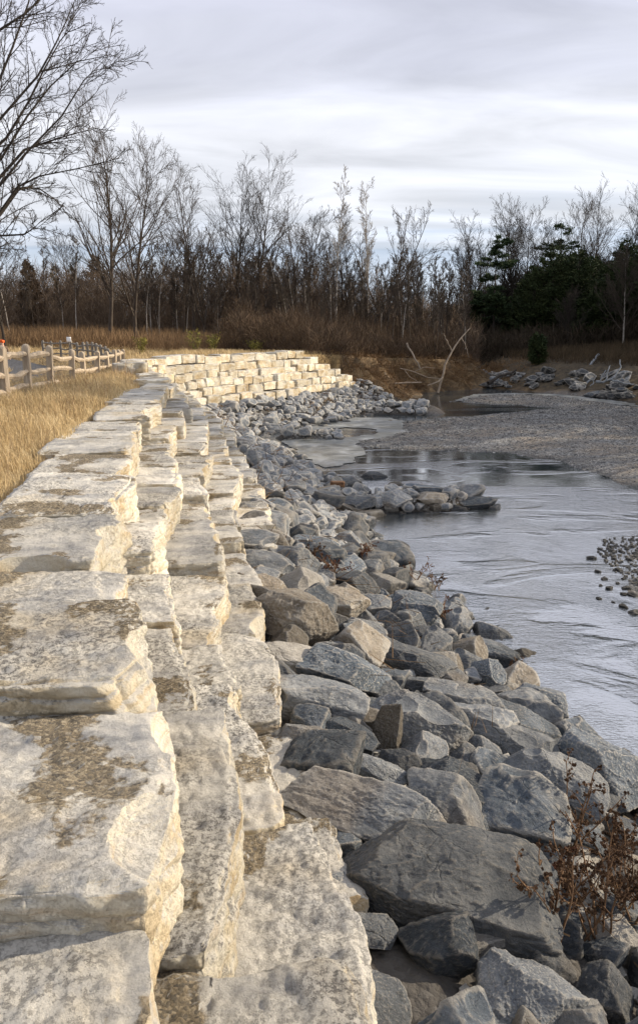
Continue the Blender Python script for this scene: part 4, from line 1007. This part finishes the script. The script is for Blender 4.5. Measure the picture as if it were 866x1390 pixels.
# undergrowth that reads as one mass
def under(name, N, pxr, dr, hfun, mat, L, Wd, label, seed, leaf=0, up=1.0, dens=None):
    r = np.random.default_rng(seed); px = r.uniform(*pxr, N); d = r.uniform(*dr, N); X = np.array(px); X = (d*math.cos(PITCH)+EYE*math.sin(PITCH))*(px-433)/FPX; Z0 = tzv(X, d)
    T = polydist(X, d, LINE)[0] if dens else None
    hh = hfun(px)*(.75+.5*perlin(np.stack([X*.35, d*.2, 0*d], 1))); f = r.random(N)**1.35; P = np.stack([X, d, Z0+hh*f], 1)
    D = r.normal(size=(N, 3))*np.array([.55, .55, .4])+np.array([0, 0, up])
    if dens: k = dens(X, d, T); P, D = P[k], D[k]
    n = len(P); V, F = slivers(P, D, r.uniform(*L, n), r.uniform(*Wd, n), r); return tag(link(name, mesh(name, V, F, mat, False)), label, name.replace('_', ' '), kind='stuff')
TW = foliage('undergrowth_twigs', (.07, .05, .036), (.20, .145, .10), (.32, .25, .17)); TWR = foliage('red_undergrowth', (.045, .032, .022), (.135, .09, .056), (.22, .155, .10))
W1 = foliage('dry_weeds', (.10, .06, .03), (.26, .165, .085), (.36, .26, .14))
WS2 = foliage('shade_toned_weeds', (.04, .03, .018), (.12, .085, .05), (.18, .13, .08))  # weed colour darkened to carry the far bank's shade
W2 = foliage('rusty_weeds', (.11, .07, .038), (.27, .175, .095), (.38, .28, .16))
under('undergrowth', 100000, (-60, 650), (80, 104), lambda p: np.interp(p, [-60, 60, 200, 330, 450, 560, 600, 650], [8.6, 8.6, 8.8, 9.6, 10.0, 8.6, 6.6, 4.4]), TW, (.5, 1.8), (.02, .05), 'tangled brown thicket filling the foot of the left wood', 31)
under('undergrowth', 30000, (-60, 640), (104, 135), lambda p: np.interp(p, [-60, 200, 450, 640], [7, 7.5, 8, 5]), foliage('dim_twigs', (.04, .032, .026), (.11, .085, .065)), (.5, 1.6), (.06, .16), 'dim farther thicket behind the left wood', 32)
r = np.random.default_rng(33); N = 70000; q = SEND-3+r.random(N)*34; off_ = -r.random(N)**.8*14+.9; bx_ = np.interp(q, LS, LINE[:, 0]); by_ = np.interp(q, LS, LINE[:, 1]); X = bx_+off_*.62; Y = by_-off_*.78
T = polydist(X, Y, LINE)[0]; cl = perlin(np.stack([X*.35, Y*.35, 0*X], 1)); k = (T < -.1) & (Y > 49); X, Y, cl, T = X[k], Y[k], cl[k], T[k]; n = len(X); hh = np.interp(-T, [-.9, 0, 3, 8], [.6, 1.3, 2.6, 3.8])*(.7+.9*cl); P = np.stack([X, Y, tzv(X, Y)+hh*r.random(n)], 1)
g_ = Geo(); g_.add(*slivers(P, r.normal(size=(n, 3))*np.array([.6, .6, .4])+np.array([0, 0, .9]), r.uniform(.3, 1.2, n), r.uniform(.014, .04, n), r)); tag(link('undergrowth', g_.mesh('undergrowth', TWR, False)), 'reddish brown brush along the top of the eroded bank', 'undergrowth', kind='stuff')
under('dry_weeds', 40000, (-60, 470), (58, 80), lambda p: 1.3+0*p, W2, (.3, .9), (.015, .04), 'dry brown weeds in front of the left wood', 34, up=2.2, dens=lambda X, d, T: T < 0)
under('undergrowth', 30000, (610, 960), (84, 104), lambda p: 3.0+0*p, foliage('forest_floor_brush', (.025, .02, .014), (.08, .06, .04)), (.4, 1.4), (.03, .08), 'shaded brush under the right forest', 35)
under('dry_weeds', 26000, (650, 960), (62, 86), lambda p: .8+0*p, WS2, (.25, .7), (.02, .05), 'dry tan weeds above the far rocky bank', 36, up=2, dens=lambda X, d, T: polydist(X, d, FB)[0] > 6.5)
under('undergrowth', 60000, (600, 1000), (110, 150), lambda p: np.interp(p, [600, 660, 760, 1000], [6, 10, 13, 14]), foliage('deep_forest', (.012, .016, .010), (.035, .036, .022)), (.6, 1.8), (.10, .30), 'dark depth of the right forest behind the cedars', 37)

# grass: golden dry blades
def blades(name, X, Y, Z0, H, Wd, mat, r, label, lean=.45, cat='grass'):
    n = len(X); a = r.uniform(0, 6.28, n); s = np.stack([np.cos(a), np.sin(a), 0*a], 1)*Wd[:, None]*.5; b = r.uniform(0, 6.28, n); ln = np.stack([np.cos(b), np.sin(b), 0*b], 1)*(H*r.uniform(.1, 1, n)*lean)[:, None]+np.array([-.12, -.04, 0])*H[:, None]
    P = np.stack([X, Y, Z0-.02], 1); Mi = P+ln*.35+np.array([0, 0, 1])*(H*.6)[:, None]; T = P+ln+np.array([0, 0, 1])*(H*r.uniform(.75, 1, n))[:, None]
    V = np.stack([P-s, P+s, Mi-s*.8, Mi+s*.8, T-s*.2, T+s*.2], 1).reshape(-1, 3); i = np.arange(n)[:, None]*6
    F = np.concatenate([i+np.array([0, 1, 3, 2]), i+np.array([2, 3, 5, 4])]); return tag(link(name, mesh(name, V, F, mat, False)), label, cat, kind='stuff')
def grassmat(name, a, b, c_):
    m = M(name); c = m.coords(rand=False); n = m.math('ADD', m.math('MULTIPLY', m.noise(c, 14, 3, .7), .55), m.math('MULTIPLY', m.noise(c, .9, 4, .6), .45)); m.set('Base Color', m.ramp(n, [(.36, a), (.5, b), (.62, c_)])); m.set('Roughness', .6)
    s = m.n('BsdfTranslucent', {'Color': m.ramp(n, [(.3, a), (.7, c_)])}); mx = m.n('MixShader', {0: .3, 1: m.b.outputs[0], 2: s.outputs[0]}); m.t.links.new(mx.outputs[0], m.o.inputs[0]); return m.m
GG = grassmat('dry_grass', (.24, .155, .07), (.53, .40, .21), (.74, .61, .38))
r = np.random.default_rng(21); N = 150000; Y = 4.0+r.random(N)**1.25*40; X = -2.2-r.random(N)*np.interp(Y, [4, 20, 44], [3.5, 10, 16]); T, _ = polydist(X, Y, LINE); dp = np.abs(polydist(X, Y, PATH)[0])
cl = perlin(np.stack([X*.9, Y*.9, 0*X], 1))+perlin(np.stack([X*3, Y*3, 0*X], 1))*.6
k = (T < -1.02) & (dp > 1.35) & (cl > r.uniform(-.75, .25, N)); X, Y, T, cl = X[k], Y[k], T[k], cl[k]
Hh = r.uniform(.16, .42, len(X))*(1+.5*np.clip(cl, -1, 1))*np.interp(-T, [1, 1.5, 3, 5], [.5, .95, 1.15, .85]); Wd = r.uniform(.004, .008, len(X))*np.clip(Y/8, 1, 4)
blades('dry_grass', X, Y, tzv(X, Y), Hh, Wd, GG, r, 'golden dry grass between the fence and the top of the wall')
N = 4200; Y = 5+r.random(N)**1.2*34; X = -2.6-r.random(N)*np.interp(Y, [4, 20, 44], [3, 7, 11]); T, _ = polydist(X, Y, LINE); dp = np.abs(polydist(X, Y, PATH)[0]); cl = perlin(np.stack([X*.8, Y*.8, 0*X+3], 1)); k = (T < -1.1) & (dp > 1.4) & (cl > .02); X, Y = X[k], Y[k]
STK = grassmat('seed_stalks', (.16, .09, .045), (.34, .22, .11), (.66, .54, .36))
blades('dry_grass', X, Y, tzv(X, Y), r.uniform(.4, .8, len(X)), r.uniform(.004, .008, len(X))*np.clip(Y/9, 1, 3), STK, r, 'taller seed stalks standing out of the golden grass', .7)
N = 60000; Y = r.uniform(33, 66, N); X = r.uniform(-30, 3, N); T, _ = polydist(X, Y, LINE); dp = np.abs(polydist(X, Y, PATH)[0]); cl = perlin(np.stack([X*.4, Y*.4, 0*X+8], 1)); k = (T < -.8) & (dp > 1.4) & (cl > r.uniform(-.6, .5, N)); X, Y = X[k], Y[k]
blades('dry_grass', X, Y, tzv(X, Y), r.uniform(.12, .38, len(X)), r.uniform(.02, .04, len(X)), GG, r, 'short tan grass on the ground above the far curved wall')
# bank tufts: hanging grass, roots
N = 60000; s = r.uniform(SEND-2, SEND+34, N); q = np.interp(s, LS, LINE[:, 0]), np.interp(s, LS, LINE[:, 1]); X = q[0]+r.normal(size=N)*2.2+.8; Y = q[1]+r.normal(size=N)*2.0-.8; T, S_ = polydist(X, Y, LINE); z = tzv(X, Y)
cl = perlin(np.stack([X*.7, Y*.7, 0*X], 1)); k = (z > ZW+.1) & (T > -1.2) & (S_ > SEND-1) & (cl > r.uniform(-.3, .45, N)); X, Y, z = X[k], Y[k], z[k]; n = len(X)
D = np.stack([r.normal(size=n)*.6+.2, r.normal(size=n)*.6-.4, r.normal(size=n)*.6-.15], 1); g_ = Geo(); g_.add(*slivers(np.stack([X, Y, z+r.uniform(0, .25, n)], 1), D, r.uniform(.2, .7, n), r.uniform(.015, .05, n), r))
tag(link('bank_grass', g_.mesh('bank_grass', W1, False)), 'matted dead grass and roots hanging over the eroded bank', 'grass', kind='stuff')
# dead straw and litter caught between the boulders
N = 5200; s = r.uniform(2, SEND, N); t = 2.0+np.abs(r.normal(size=N))*1.3; px_, py_, _, _ = wpt(s, 0); nx1 = np.interp(s, WS, WN[:, 0]); ny1 = np.interp(s, WS, WN[:, 1]); X = px_+nx1*t; Y = py_+ny1*t; cl = perlin(np.stack([X*1.1, Y*1.1, 0*X+2], 1)); k = cl > .12; X, Y = X[k], Y[k]; n = len(X)
D = r.normal(size=(n, 3))*np.array([1, 1, .35])+np.array([0, 0, .15]); g_ = Geo(); g_.add(*slivers(np.stack([X, Y, tzv(X, Y)+r.uniform(.05, .42, n)], 1), D, r.uniform(.12, .5, n), r.uniform(.005, .012, n)*np.clip(Y/10, 1, 3), r))
tag(link('straw', g_.mesh('straw', W1, False)), 'dead straw and twigs caught among the boulders', 'straw', kind='stuff')

# ------------------------------------------------------------------ fences
wood = M('weathered_wood'); c = wood.coords((1, 1, 1)); n = wood.noise(wood.coords((6, 6, .6)), 3, 6, .6); wood.set('Base Color', wood.ramp(n, [(.3, (.22, .17, .12)), (.5, (.38, .31, .23)), (.7, (.50, .42, .32))])); wood.set('Normal', wood.bump(n, .01, .8))
wood2 = flat('greyed_post_wood', (.20, .18, .155), .9, .4, 5, (4, 4, .7)); wire = flat('wire', (.12, .12, .12), .5)
def post_mesh(h, wd, mat, seed):
    P, F = cubegrid(8); r = np.random.default_rng(seed); V = P*np.array([wd/2, wd*.42, h/2]); V[:, :2] *= (1-.12*(np.abs(P[:, :2]).max(axis=1)*np.abs(P[:, :2]).min(axis=1)))[:, None]
    top = P[:, 2] > .99; V[top, 2] -= .05*(P[top, 0]**2+P[top, 1]**2); V[:, 2] += h/2; V += (fbm(V*6+seed, 3)*.012)[:, None]; return mesh('post', V, F, mat, True, R(40))
def rail_mesh(a, b, rd, mat, seed):
    r = np.random.default_rng(seed); K = 9; t = np.linspace(0, 1, K); a, b = np.array(a), np.array(b); P = a+(b-a)*t[:, None]; P[1:-1] += r.normal(size=(K-2, 3))*.012; P[:, 2] += np.sin(t*math.pi)*r.normal()*.04
    Rr = rd*np.array([.6, .85, 1, 1.05, 1.08, 1.05, 1, .85, .6])*(1+r.normal(size=K)*.05); V, F = tubes(P[None], Rr[None], 6); return mesh('rail', V, F, mat, True, R(50))
def fence(posts, h, label, mat, pmat, rd, offs, wd, wiremesh, tops=None):
    W = [];
    for i, (px, d) in enumerate(posts):
        if tops: zt = EYE-(tops[i]-450)/FPX*d
        x = at(px, d, 0); z = tz(x, d); zt = zt if tops else z+h; W.append((x, d, z, zt))
    e = bpy.data.objects.new('split_rail_fence', None); C.objects.link(e); e.location = (W[0][0], W[0][1], W[0][2]); tag(e, label, 'fence'); b0 = np.array(e.location)
    for i, (x, y, z, zt) in enumerate(W):
        hh = zt-(z-.3); o = link('post', post_mesh(hh, wd*rr.uniform(.9, 1.1), pmat, i), np.array([x, y, z-.3])-b0, (rr.normal()*.02, rr.normal()*.02, rr.uniform(-.3, .3)), e)
    for i in range(len(W)-1):
        A_, B_ = np.array(W[i]), np.array(W[i+1])
        for j, of in enumerate(offs):
            a = np.array([A_[0], A_[1], A_[3]-of+rr.normal()*.02])-b0; b = np.array([B_[0], B_[1], B_[3]-of+rr.normal()*.02])-b0; link('rail', rail_mesh(a, b, rd*rr.uniform(.85, 1.15), mat, i*7+j), parent=e)
    if wiremesh:
        L = []
        for A_, B_ in zip(W[:-1], W[1:]):
            A_, B_ = np.array(A_), np.array(B_); n = int(np.hypot(*(B_[:2]-A_[:2]))/.12)
            for k in range(n):
                f = k/n; p = A_+(B_-A_)*f; L.append([[p[0]-.09, p[1], p[2]+.05], [p[0]-.09, p[1], p[3]-.2]])
            for k in range(8):
                f = k/8; L.append([[A_[0]-.09, A_[1], A_[2]+.05+(A_[3]-A_[2]-.25)*f], [B_[0]-.09, B_[1], B_[2]+.05+(B_[3]-B_[2]-.25)*f]])
        V, F = tubes(np.array(L)-b0, np.full((len(L), 2), .003), 3); link('wire_mesh', mesh('wire_mesh', V, F, wire), parent=e)
    return W
NF = [(-60,14.2),(-24,15.8),(10,17.5),(40,19.6),(70,22),(99,24.8),(115,27.4),(133,30),(147,32.8),(156,35.6),(163,38.4),(168,41.2)]
fence(NF, 1.2, 'split rail fence with pale rails and wire mesh along the golden grass', wood.m, wood.m, .072, (.26, .66, 1.06), .18, True, [469,468,468,466,467.5,473,476,475,475.5,473.5,473.5,473])
FF = [(60,50),(72,49.3),(84,48.6),(98,47.8),(106,47),(114,46.2),(121,45.6),(127,45),(133,44.4),(139,43.8),(144,43.2),(149,42.6),(154,42)]
Wf = fence(FF, 1.15, 'darker split rail fence farther off on the other side of the path', wood2, wood2, .05, (.18, .50, .84), .15, False, [461.5,462,461.5,461,464,463.5,463,463.5,465,467,469,472,474])
# small white notice on its stake
x, y = at(94.5, 47.2, 1), 47.2; z = tz(x, y); e = bpy.data.objects.new('notice_sign', None); C.objects.link(e); e.location = (x, y, z); tag(e, 'small blank-looking white notice on a stake beside the far fence', 'sign')
link('stake', post_mesh(EYE-.33-z, .06, wood2, 3), parent=e)
P, F = cubegrid(3); link('board', mesh('board', P*np.array([.13, .012, .15])+np.array([0, -.055, EYE-.47-z]), F, flat('white_board', (.8, .8, .8), .6, .05)), parent=e)

# ------------------------------------------------------------------ person on the path behind the fence
def skinfig(name, verts, edges, radii, mat, parent):
    me = bpy.data.meshes.new(name); me.from_pydata(verts, edges, []); me.materials.append(mat); o = link(name, me, parent=parent); m = o.modifiers.new('skin', 'SKIN')
    for i, v in enumerate(me.skin_vertices[0].data): v.radius = (radii[i] if isinstance(radii[i], tuple) else (radii[i], radii[i])); v.use_root = (i == 0)
    m.use_smooth_shade = True; s = o.modifiers.new('sub', 'SUBSURF'); s.levels = 2; s.render_levels = 2; return o
x, y = at(6, 33.5, 0), 33.5; z = tz(x, y); pe = bpy.data.objects.new('person', None); C.objects.link(pe); pe.location = (x, y, z+.02); tag(pe, 'person in an orange cap and brown jacket walking behind the near fence', 'person')
HS = (EYE-(463-450)/FPX*y-z)/1.72; pe.scale = (HS, HS, HS); pe.rotation_euler = (0, 0, .5)
sk = flat('skin', (.55, .36, .27), .6, .05); jk = flat('brown_jacket', (.16, .11, .075), .9, .1); tz_ = flat('dark_trousers', (.05, .05, .06), .9, .1); cap = flat('orange_cap', (.75, .13, .03), .7, .05)
bv = [(0,0,.92),(0,0,1.15),(0,0,1.4),(0,0,1.5),(0,-.01,1.60),(0,-.01,1.70),(.17,0,1.42),(.24,0,1.15),(.27,-.1,.92),(.27,-.13,.84),(-.17,0,1.42),(-.24,0,1.15),(-.27,.06,.92),(-.27,.06,.84),(.1,0,.86),(.11,-.12,.48),(.11,-.12,.08),(.11,-.25,.04),(-.1,0,.86),(-.11,.10,.48),(-.11,.2,.1),(-.11,.08,.04)]
be = [(0,1),(1,2),(2,3),(3,4),(4,5),(2,6),(6,7),(7,8),(8,9),(2,10),(10,11),(11,12),(12,13),(0,14),(14,15),(15,16),(16,17),(0,18),(18,19),(19,20),(20,21)]
br = [(.13,.10),(.12,.09),(.13,.09),.055,.085,.07,.05,.042,.032,.04,.05,.042,.032,.04,.085,.055,.04,.04,.085,.055,.04,.04]
skinfig('body', bv, be, br, sk, pe)
skinfig('jacket', [(0,0,.88),(0,0,1.15),(0,0,1.40),(0,0,1.48),(.18,0,1.42),(.25,0,1.15),(.28,-.1,.93),(-.18,0,1.42),(-.25,0,1.15),(-.28,.06,.93)], [(0,1),(1,2),(2,3),(2,4),(4,5),(5,6),(2,7),(7,8),(8,9)], [(.175,.14),(.16,.13),(.16,.125),.085,.075,.062,.05,.075,.062,.05], jk, pe)
skinfig('trousers', [(0,0,.93),(.1,0,.82),(.11,-.12,.48),(.11,-.12,.09),(-.1,0,.82),(-.11,.10,.48),(-.11,.2,.11)], [(0,1),(1,2),(2,3),(0,4),(4,5),(5,6)], [(.14,.12),.105,.075,.06,.105,.075,.06], tz_, pe)
V, F = boulder_verts((.235, .26, .15), 10, np.random.default_rng(2), 0, 8); link('cap', mesh('cap', V+np.array([0, -.02, 1.70]), F, cap), parent=pe)

# ------------------------------------------------------------------ driftwood
def wood_obj(name, polys, label, cat, mat, sides=7):
    """polys: list of (points, r0, r1)"""
    b0 = np.array(polys[0][0][0]); g = Geo()
    for pts, r0, r1 in polys:
        pts = np.array(pts, float); t = np.linspace(0, 1, len(pts)); q = np.linspace(0, 1, 10); P = np.stack([np.interp(q, t, pts[:, i]) for i in range(3)], 1); P[1:-1] += rr.normal(size=(8, 3))*r0*.35
        g.add(*tubes(P[None], np.linspace(r0, r1, 10)[None], sides))
    me = mesh(name, np.concatenate(g.V)-b0, np.concatenate(g.F), mat); return tag(link(name, me, b0), label, cat)
DW = bark('driftwood', (.15, .12, .09), (.34, .28, .22), 5); DWG = bark('grey_driftwood', (.15, .16, .17), (.34, .36, .38), 5)
d = 60.5
wood_obj('leaning_dead_tree', [([p3(594,533,d), p3(600,508,d), p3(605,490,d+.3), p3(613,476,d+.6), p3(626,458,d+1), p3(638,445,d+1.4)], .095, .035), ([p3(601,512,d), p3(594,519,d-.3), p3(580,523,d-.6)], .07, .03), ([p3(626,458,d+1), p3(632,470,d+1), p3(636,486,d+1.2)], .04, .02), ([p3(613,476,d+.6), p3(606,462,d+.4), p3(602,452,d+.2)], .05, .02)], 'leaning dead pale trunk standing at the water under the eroded bank', 'dead tree', DW)
wood_obj('dead_branch', [([p3(543,500,60), p3(560,504,59.6), p3(580,512,59.2), p3(598,514,59)], .04, .02), ([p3(562,505,59.6), p3(575,498,59.5), p3(590,500,59.5)], .03, .015), ([p3(548,501,60), p3(556,512,59), p3(570,520,58.6)], .03, .015)], 'tangle of pale dead branches halfway up the eroded bank', 'branch', DW)
wood_obj('dead_branch', [([p3(552,466,64), p3(562,484,63), p3(570,500,62)], .08, .05)], 'short stick leaning on the top of the eroded bank', 'branch', DW)
wood_obj('dead_branch', [([p3(514,494,60), p3(522,506,59), p3(528,514,58.4)], .08, .04)], 'short stick lying down the left of the eroded bank', 'branch', DW)
wood_obj('dead_branch', [([p3(530,521,58), p3(550,520,58.2), p3(572,519,58.4)], .07, .04)], 'straight branch lying level near the foot of the eroded bank', 'branch', DW)
wood_obj('log', [([p3(662,520,66), p3(680,510,66.5), p3(700,502,67)], .16, .08)], 'dark log slanting over the far rocks', 'log', BKD)
wood_obj('log', [([p3(801,496,66), p3(806,489,66.3), p3(812,481,66.7)], .12, .1)], 'broken pale stub sticking up above the far rocks', 'log', DWG)
wood_obj('driftwood_pile', [([p3(808,518,57), p3(818,517,57), p3(832,515,57.3), p3(842,500,57.6), p3(841,488,57.8)], .10, .04), ([p3(822,517,57), p3(824,505,57), p3(828,496,57.2)], .07, .03), ([p3(814,517,57), p3(818,508,57), p3(822,502,57)], .05, .03), ([p3(796,520,57), p3(803,512,57), p3(806,520,57), p3(800,524,56.6)], .06, .03), ([p3(830,516,57), p3(845,520,56.6), p3(860,522,56.4)], .08, .04)], 'bleached root tangle on the far bank near the right edge', 'driftwood', DWG)
P, F = cubegrid(6); xx, yy = gz(458, 643, -2.45); o = tag(link('timber_offcut', mesh('timber_offcut', P*np.array([.20, .12, .075])+(fbm(P*3, 2)*.02)[:, None], F, flat('rusty_wood', (.16, .085, .045), .8, .4, 12)), (xx, yy, tz(xx, yy)+.5), (0, .03, .1)), 'short rust-brown timber offcut lying on the boulders behind the spit', 'timber')

# ------------------------------------------------------------------ dead weeds between the near boulders
WB = bark('dead_stem', (.10, .055, .03), (.26, .16, .09), 9); LB = foliage('crumpled_leaves', (.03, .018, .012), (.10, .055, .03), (.19, .12, .07)); LBR = foliage('russet_leaves', (.06, .024, .015), (.16, .065, .035))
def weed(name, loc, h, nst, seed, label, leafm, nl=60, burs=True, spread=.45):
    r = np.random.default_rng(seed); g = Geo(); lf = Geo(); bu = Geo(); ms = []
    for i in range(nst):
        a = r.uniform(0, 6.28); ms.append(path_from((r.normal()*.05, r.normal()*.05, -.05), (math.cos(a)*spread, math.sin(a)*spread, 1), h*r.uniform(.6, 1.1), 10, r, .10, -.02))
    M1 = np.concatenate(ms); R1 = np.tile(np.linspace(.0075, .003, 10), (nst, 1)); g.add(*tubes(M1, R1, 6))
    P2, R2 = children(M1, R1, r, 6, .34, .8, .04, 6, .25, .14, .7); R2 = np.maximum(R2, .002); g.add(*tubes(P2, R2, 5)); P3, R3 = children(P2, R2, r, 3, .4, .8, .04, 4, .3, .15, .8); R3 = np.maximum(R3, .0014); g.add(*tubes(P3, R3, 4))
    pts = np.concatenate([P2[:, 1:].reshape(-1, 3), P3[:, 1:].reshape(-1, 3), M1[:, 3:].reshape(-1, 3)]); k = r.integers(0, len(pts), nl*nst)
    p = pts[k]; n = len(p); sz = r.uniform(.008, .028, n)
    u = r.normal(size=(n, 3)); u[:, 2] -= .8; u /= np.linalg.norm(u, axis=1)[:, None]; s = np.cross(u, r.normal(size=(n, 3))); s /= np.linalg.norm(s, axis=1)[:, None]; w_ = np.cross(u, s)
    q = []
    for t, wd, cu in ((0, .15, 0), (.35, .5, .15), (.7, .42, -.1), (1, .1, .12)):
        c_ = p+u*(sz*t)[:, None]+w_*(sz*cu)[:, None]; q += [c_-s*(sz*wd)[:, None]+w_*(sz*.18)[:, None], c_+s*(sz*wd)[:, None]+w_*(sz*.1*r.normal(size=n))[:, None]]
    V = np.stack(q, 1).reshape(-1, 3); i = np.arange(n)[:, None]*8; lf.add(V, np.concatenate([i+np.array(z_) for z_ in ([0,1,3,2],[2,3,5,4],[4,5,7,6])]))
    e = bpy.data.objects.new(name, None); C.objects.link(e); e.location = loc; tag(e, label, 'dead weed'); link('stem', g.mesh('stem', WB), parent=e)
    if burs:
        tips = P3[:, -1][r.random(len(P3)) < .5]; nb = len(tips); K = 26; dd = r.normal(size=(nb*K, 3)); dd /= np.linalg.norm(dd, axis=1)[:, None]; lf.add(*slivers(np.repeat(tips, K, 0), dd, r.uniform(.008, .016, nb*K), .004, r))
    link('leaves', lf.mesh('leaves', leafm, False), parent=e); return e
def wloc(px, py, lift=0):
    rv = ray(px, py); k = 1.0
    while k < 60:
        p = rv*k
        if EYE+p.z < tz(p.x, p.y)+.1: break
        k *= 1.004
    return (p.x, p.y, EYE+p.z+lift)
for a in [(742,1275,.75,3,'dense dead burdock at the foot of the largest boulder',LB),(800,1270,.85,4,'tall branching dead burdock in front of the layered pale boulder',LB),(770,1235,.6,5,'dark tangled dead burdock between the two taller ones',LB),(835,1235,.7,4,'dead burdock half behind the one with arching stems',LB),(858,1255,.95,4,'dead burdock with long arching stems at the right edge',LB),(722,1215,.42,4,'bushy russet dead weed left of the layered pale boulder',LBR),(775,1150,.75,2,'slim dead burdock with a nodding top against the sharp-edged boulder',LB),(830,1180,.55,3,'low dead weed on the sand behind the layered pale boulder',LB),(868,1025,.36,4,'dark dead weed by the water at the right edge',LB)]:
    weed('dead_weed', wloc(a[0], a[1]), a[2], a[3]+2, int(a[0]), a[4], a[5], 70)
for a in [(455,790,.30,5,'russet dead plant in front of the mossy tan block',LBR),(492,768,.32,5,'russet dead plant behind the mossy tan block',LBR),(562,800,.45,3,'dead weed with an upright spike by the slate blue boulder',LBR),(590,812,.35,4,'dead weed on the speckled boulder at the shore',LB),(600,850,.3,3,'low dead weed hanging between boulders at the shore',LBR),(420,770,.25,4,'dead weed between boulders above the mossy block',LB),(700,930,.22,3,'tiny dead weed at the foot of the blocky waterline boulder',LB)]:
    l = wloc(a[0], a[1], .22); weed('dead_weed', l, a[2]*1.2, a[3]+2, int(a[0]), a[4], a[5], 46, False, .7)
# yellow-green bushes on the tan ground
YG = foliage('yellow_green_leaves', (.13, .13, .035), (.27, .23, .055))
for px, yb, h, lab in [(190,474,1.2,'small yellow-green bush left of the other three above the far wall'),(264,471,1.5,'greenest leafy bush above the far wall, second from left'),(291,476,1.3,'yellow bush third from left above the far wall'),(346,478,.9,'small yellow bush rightmost above the far wall')]:
    d = 54.0; x = at(px, d, .3); z = tz(x, d); r = np.random.default_rng(px); g = Geo(); st = Geo(); M1 = np.concatenate([path_from((0,0,0), (r.normal()*.4, r.normal()*.4, 1), h, 6, r, .1) for _ in range(6)]); R1 = np.tile(np.linspace(.012, .004, 6), (6, 1)); st.add(*tubes(M1, R1, 4))
    P2, R2 = children(M1, R1, r, 6, .4, .7, .02, 4, .2); st.add(*tubes(P2, R2, 3)); pts = P2.reshape(-1, 3); p = pts[r.integers(0, len(pts), 420)]+r.normal(size=(420, 3))*.06; g.add(*slivers(p, r.normal(size=(420, 3)), r.uniform(.07, .14, 420), .05, r))
    plantobj('bush', st, g, BK, YG, lab, 'bush', (x, d, z), 'yellow-green bushes above the far wall', tn='stem', cn='leaves')
for o in scene.objects:
    l = o.get('label')
    if l and (len(l.replace('-', ' ').split()) > 16): print('LONG', len(l.split()), o.name, l)
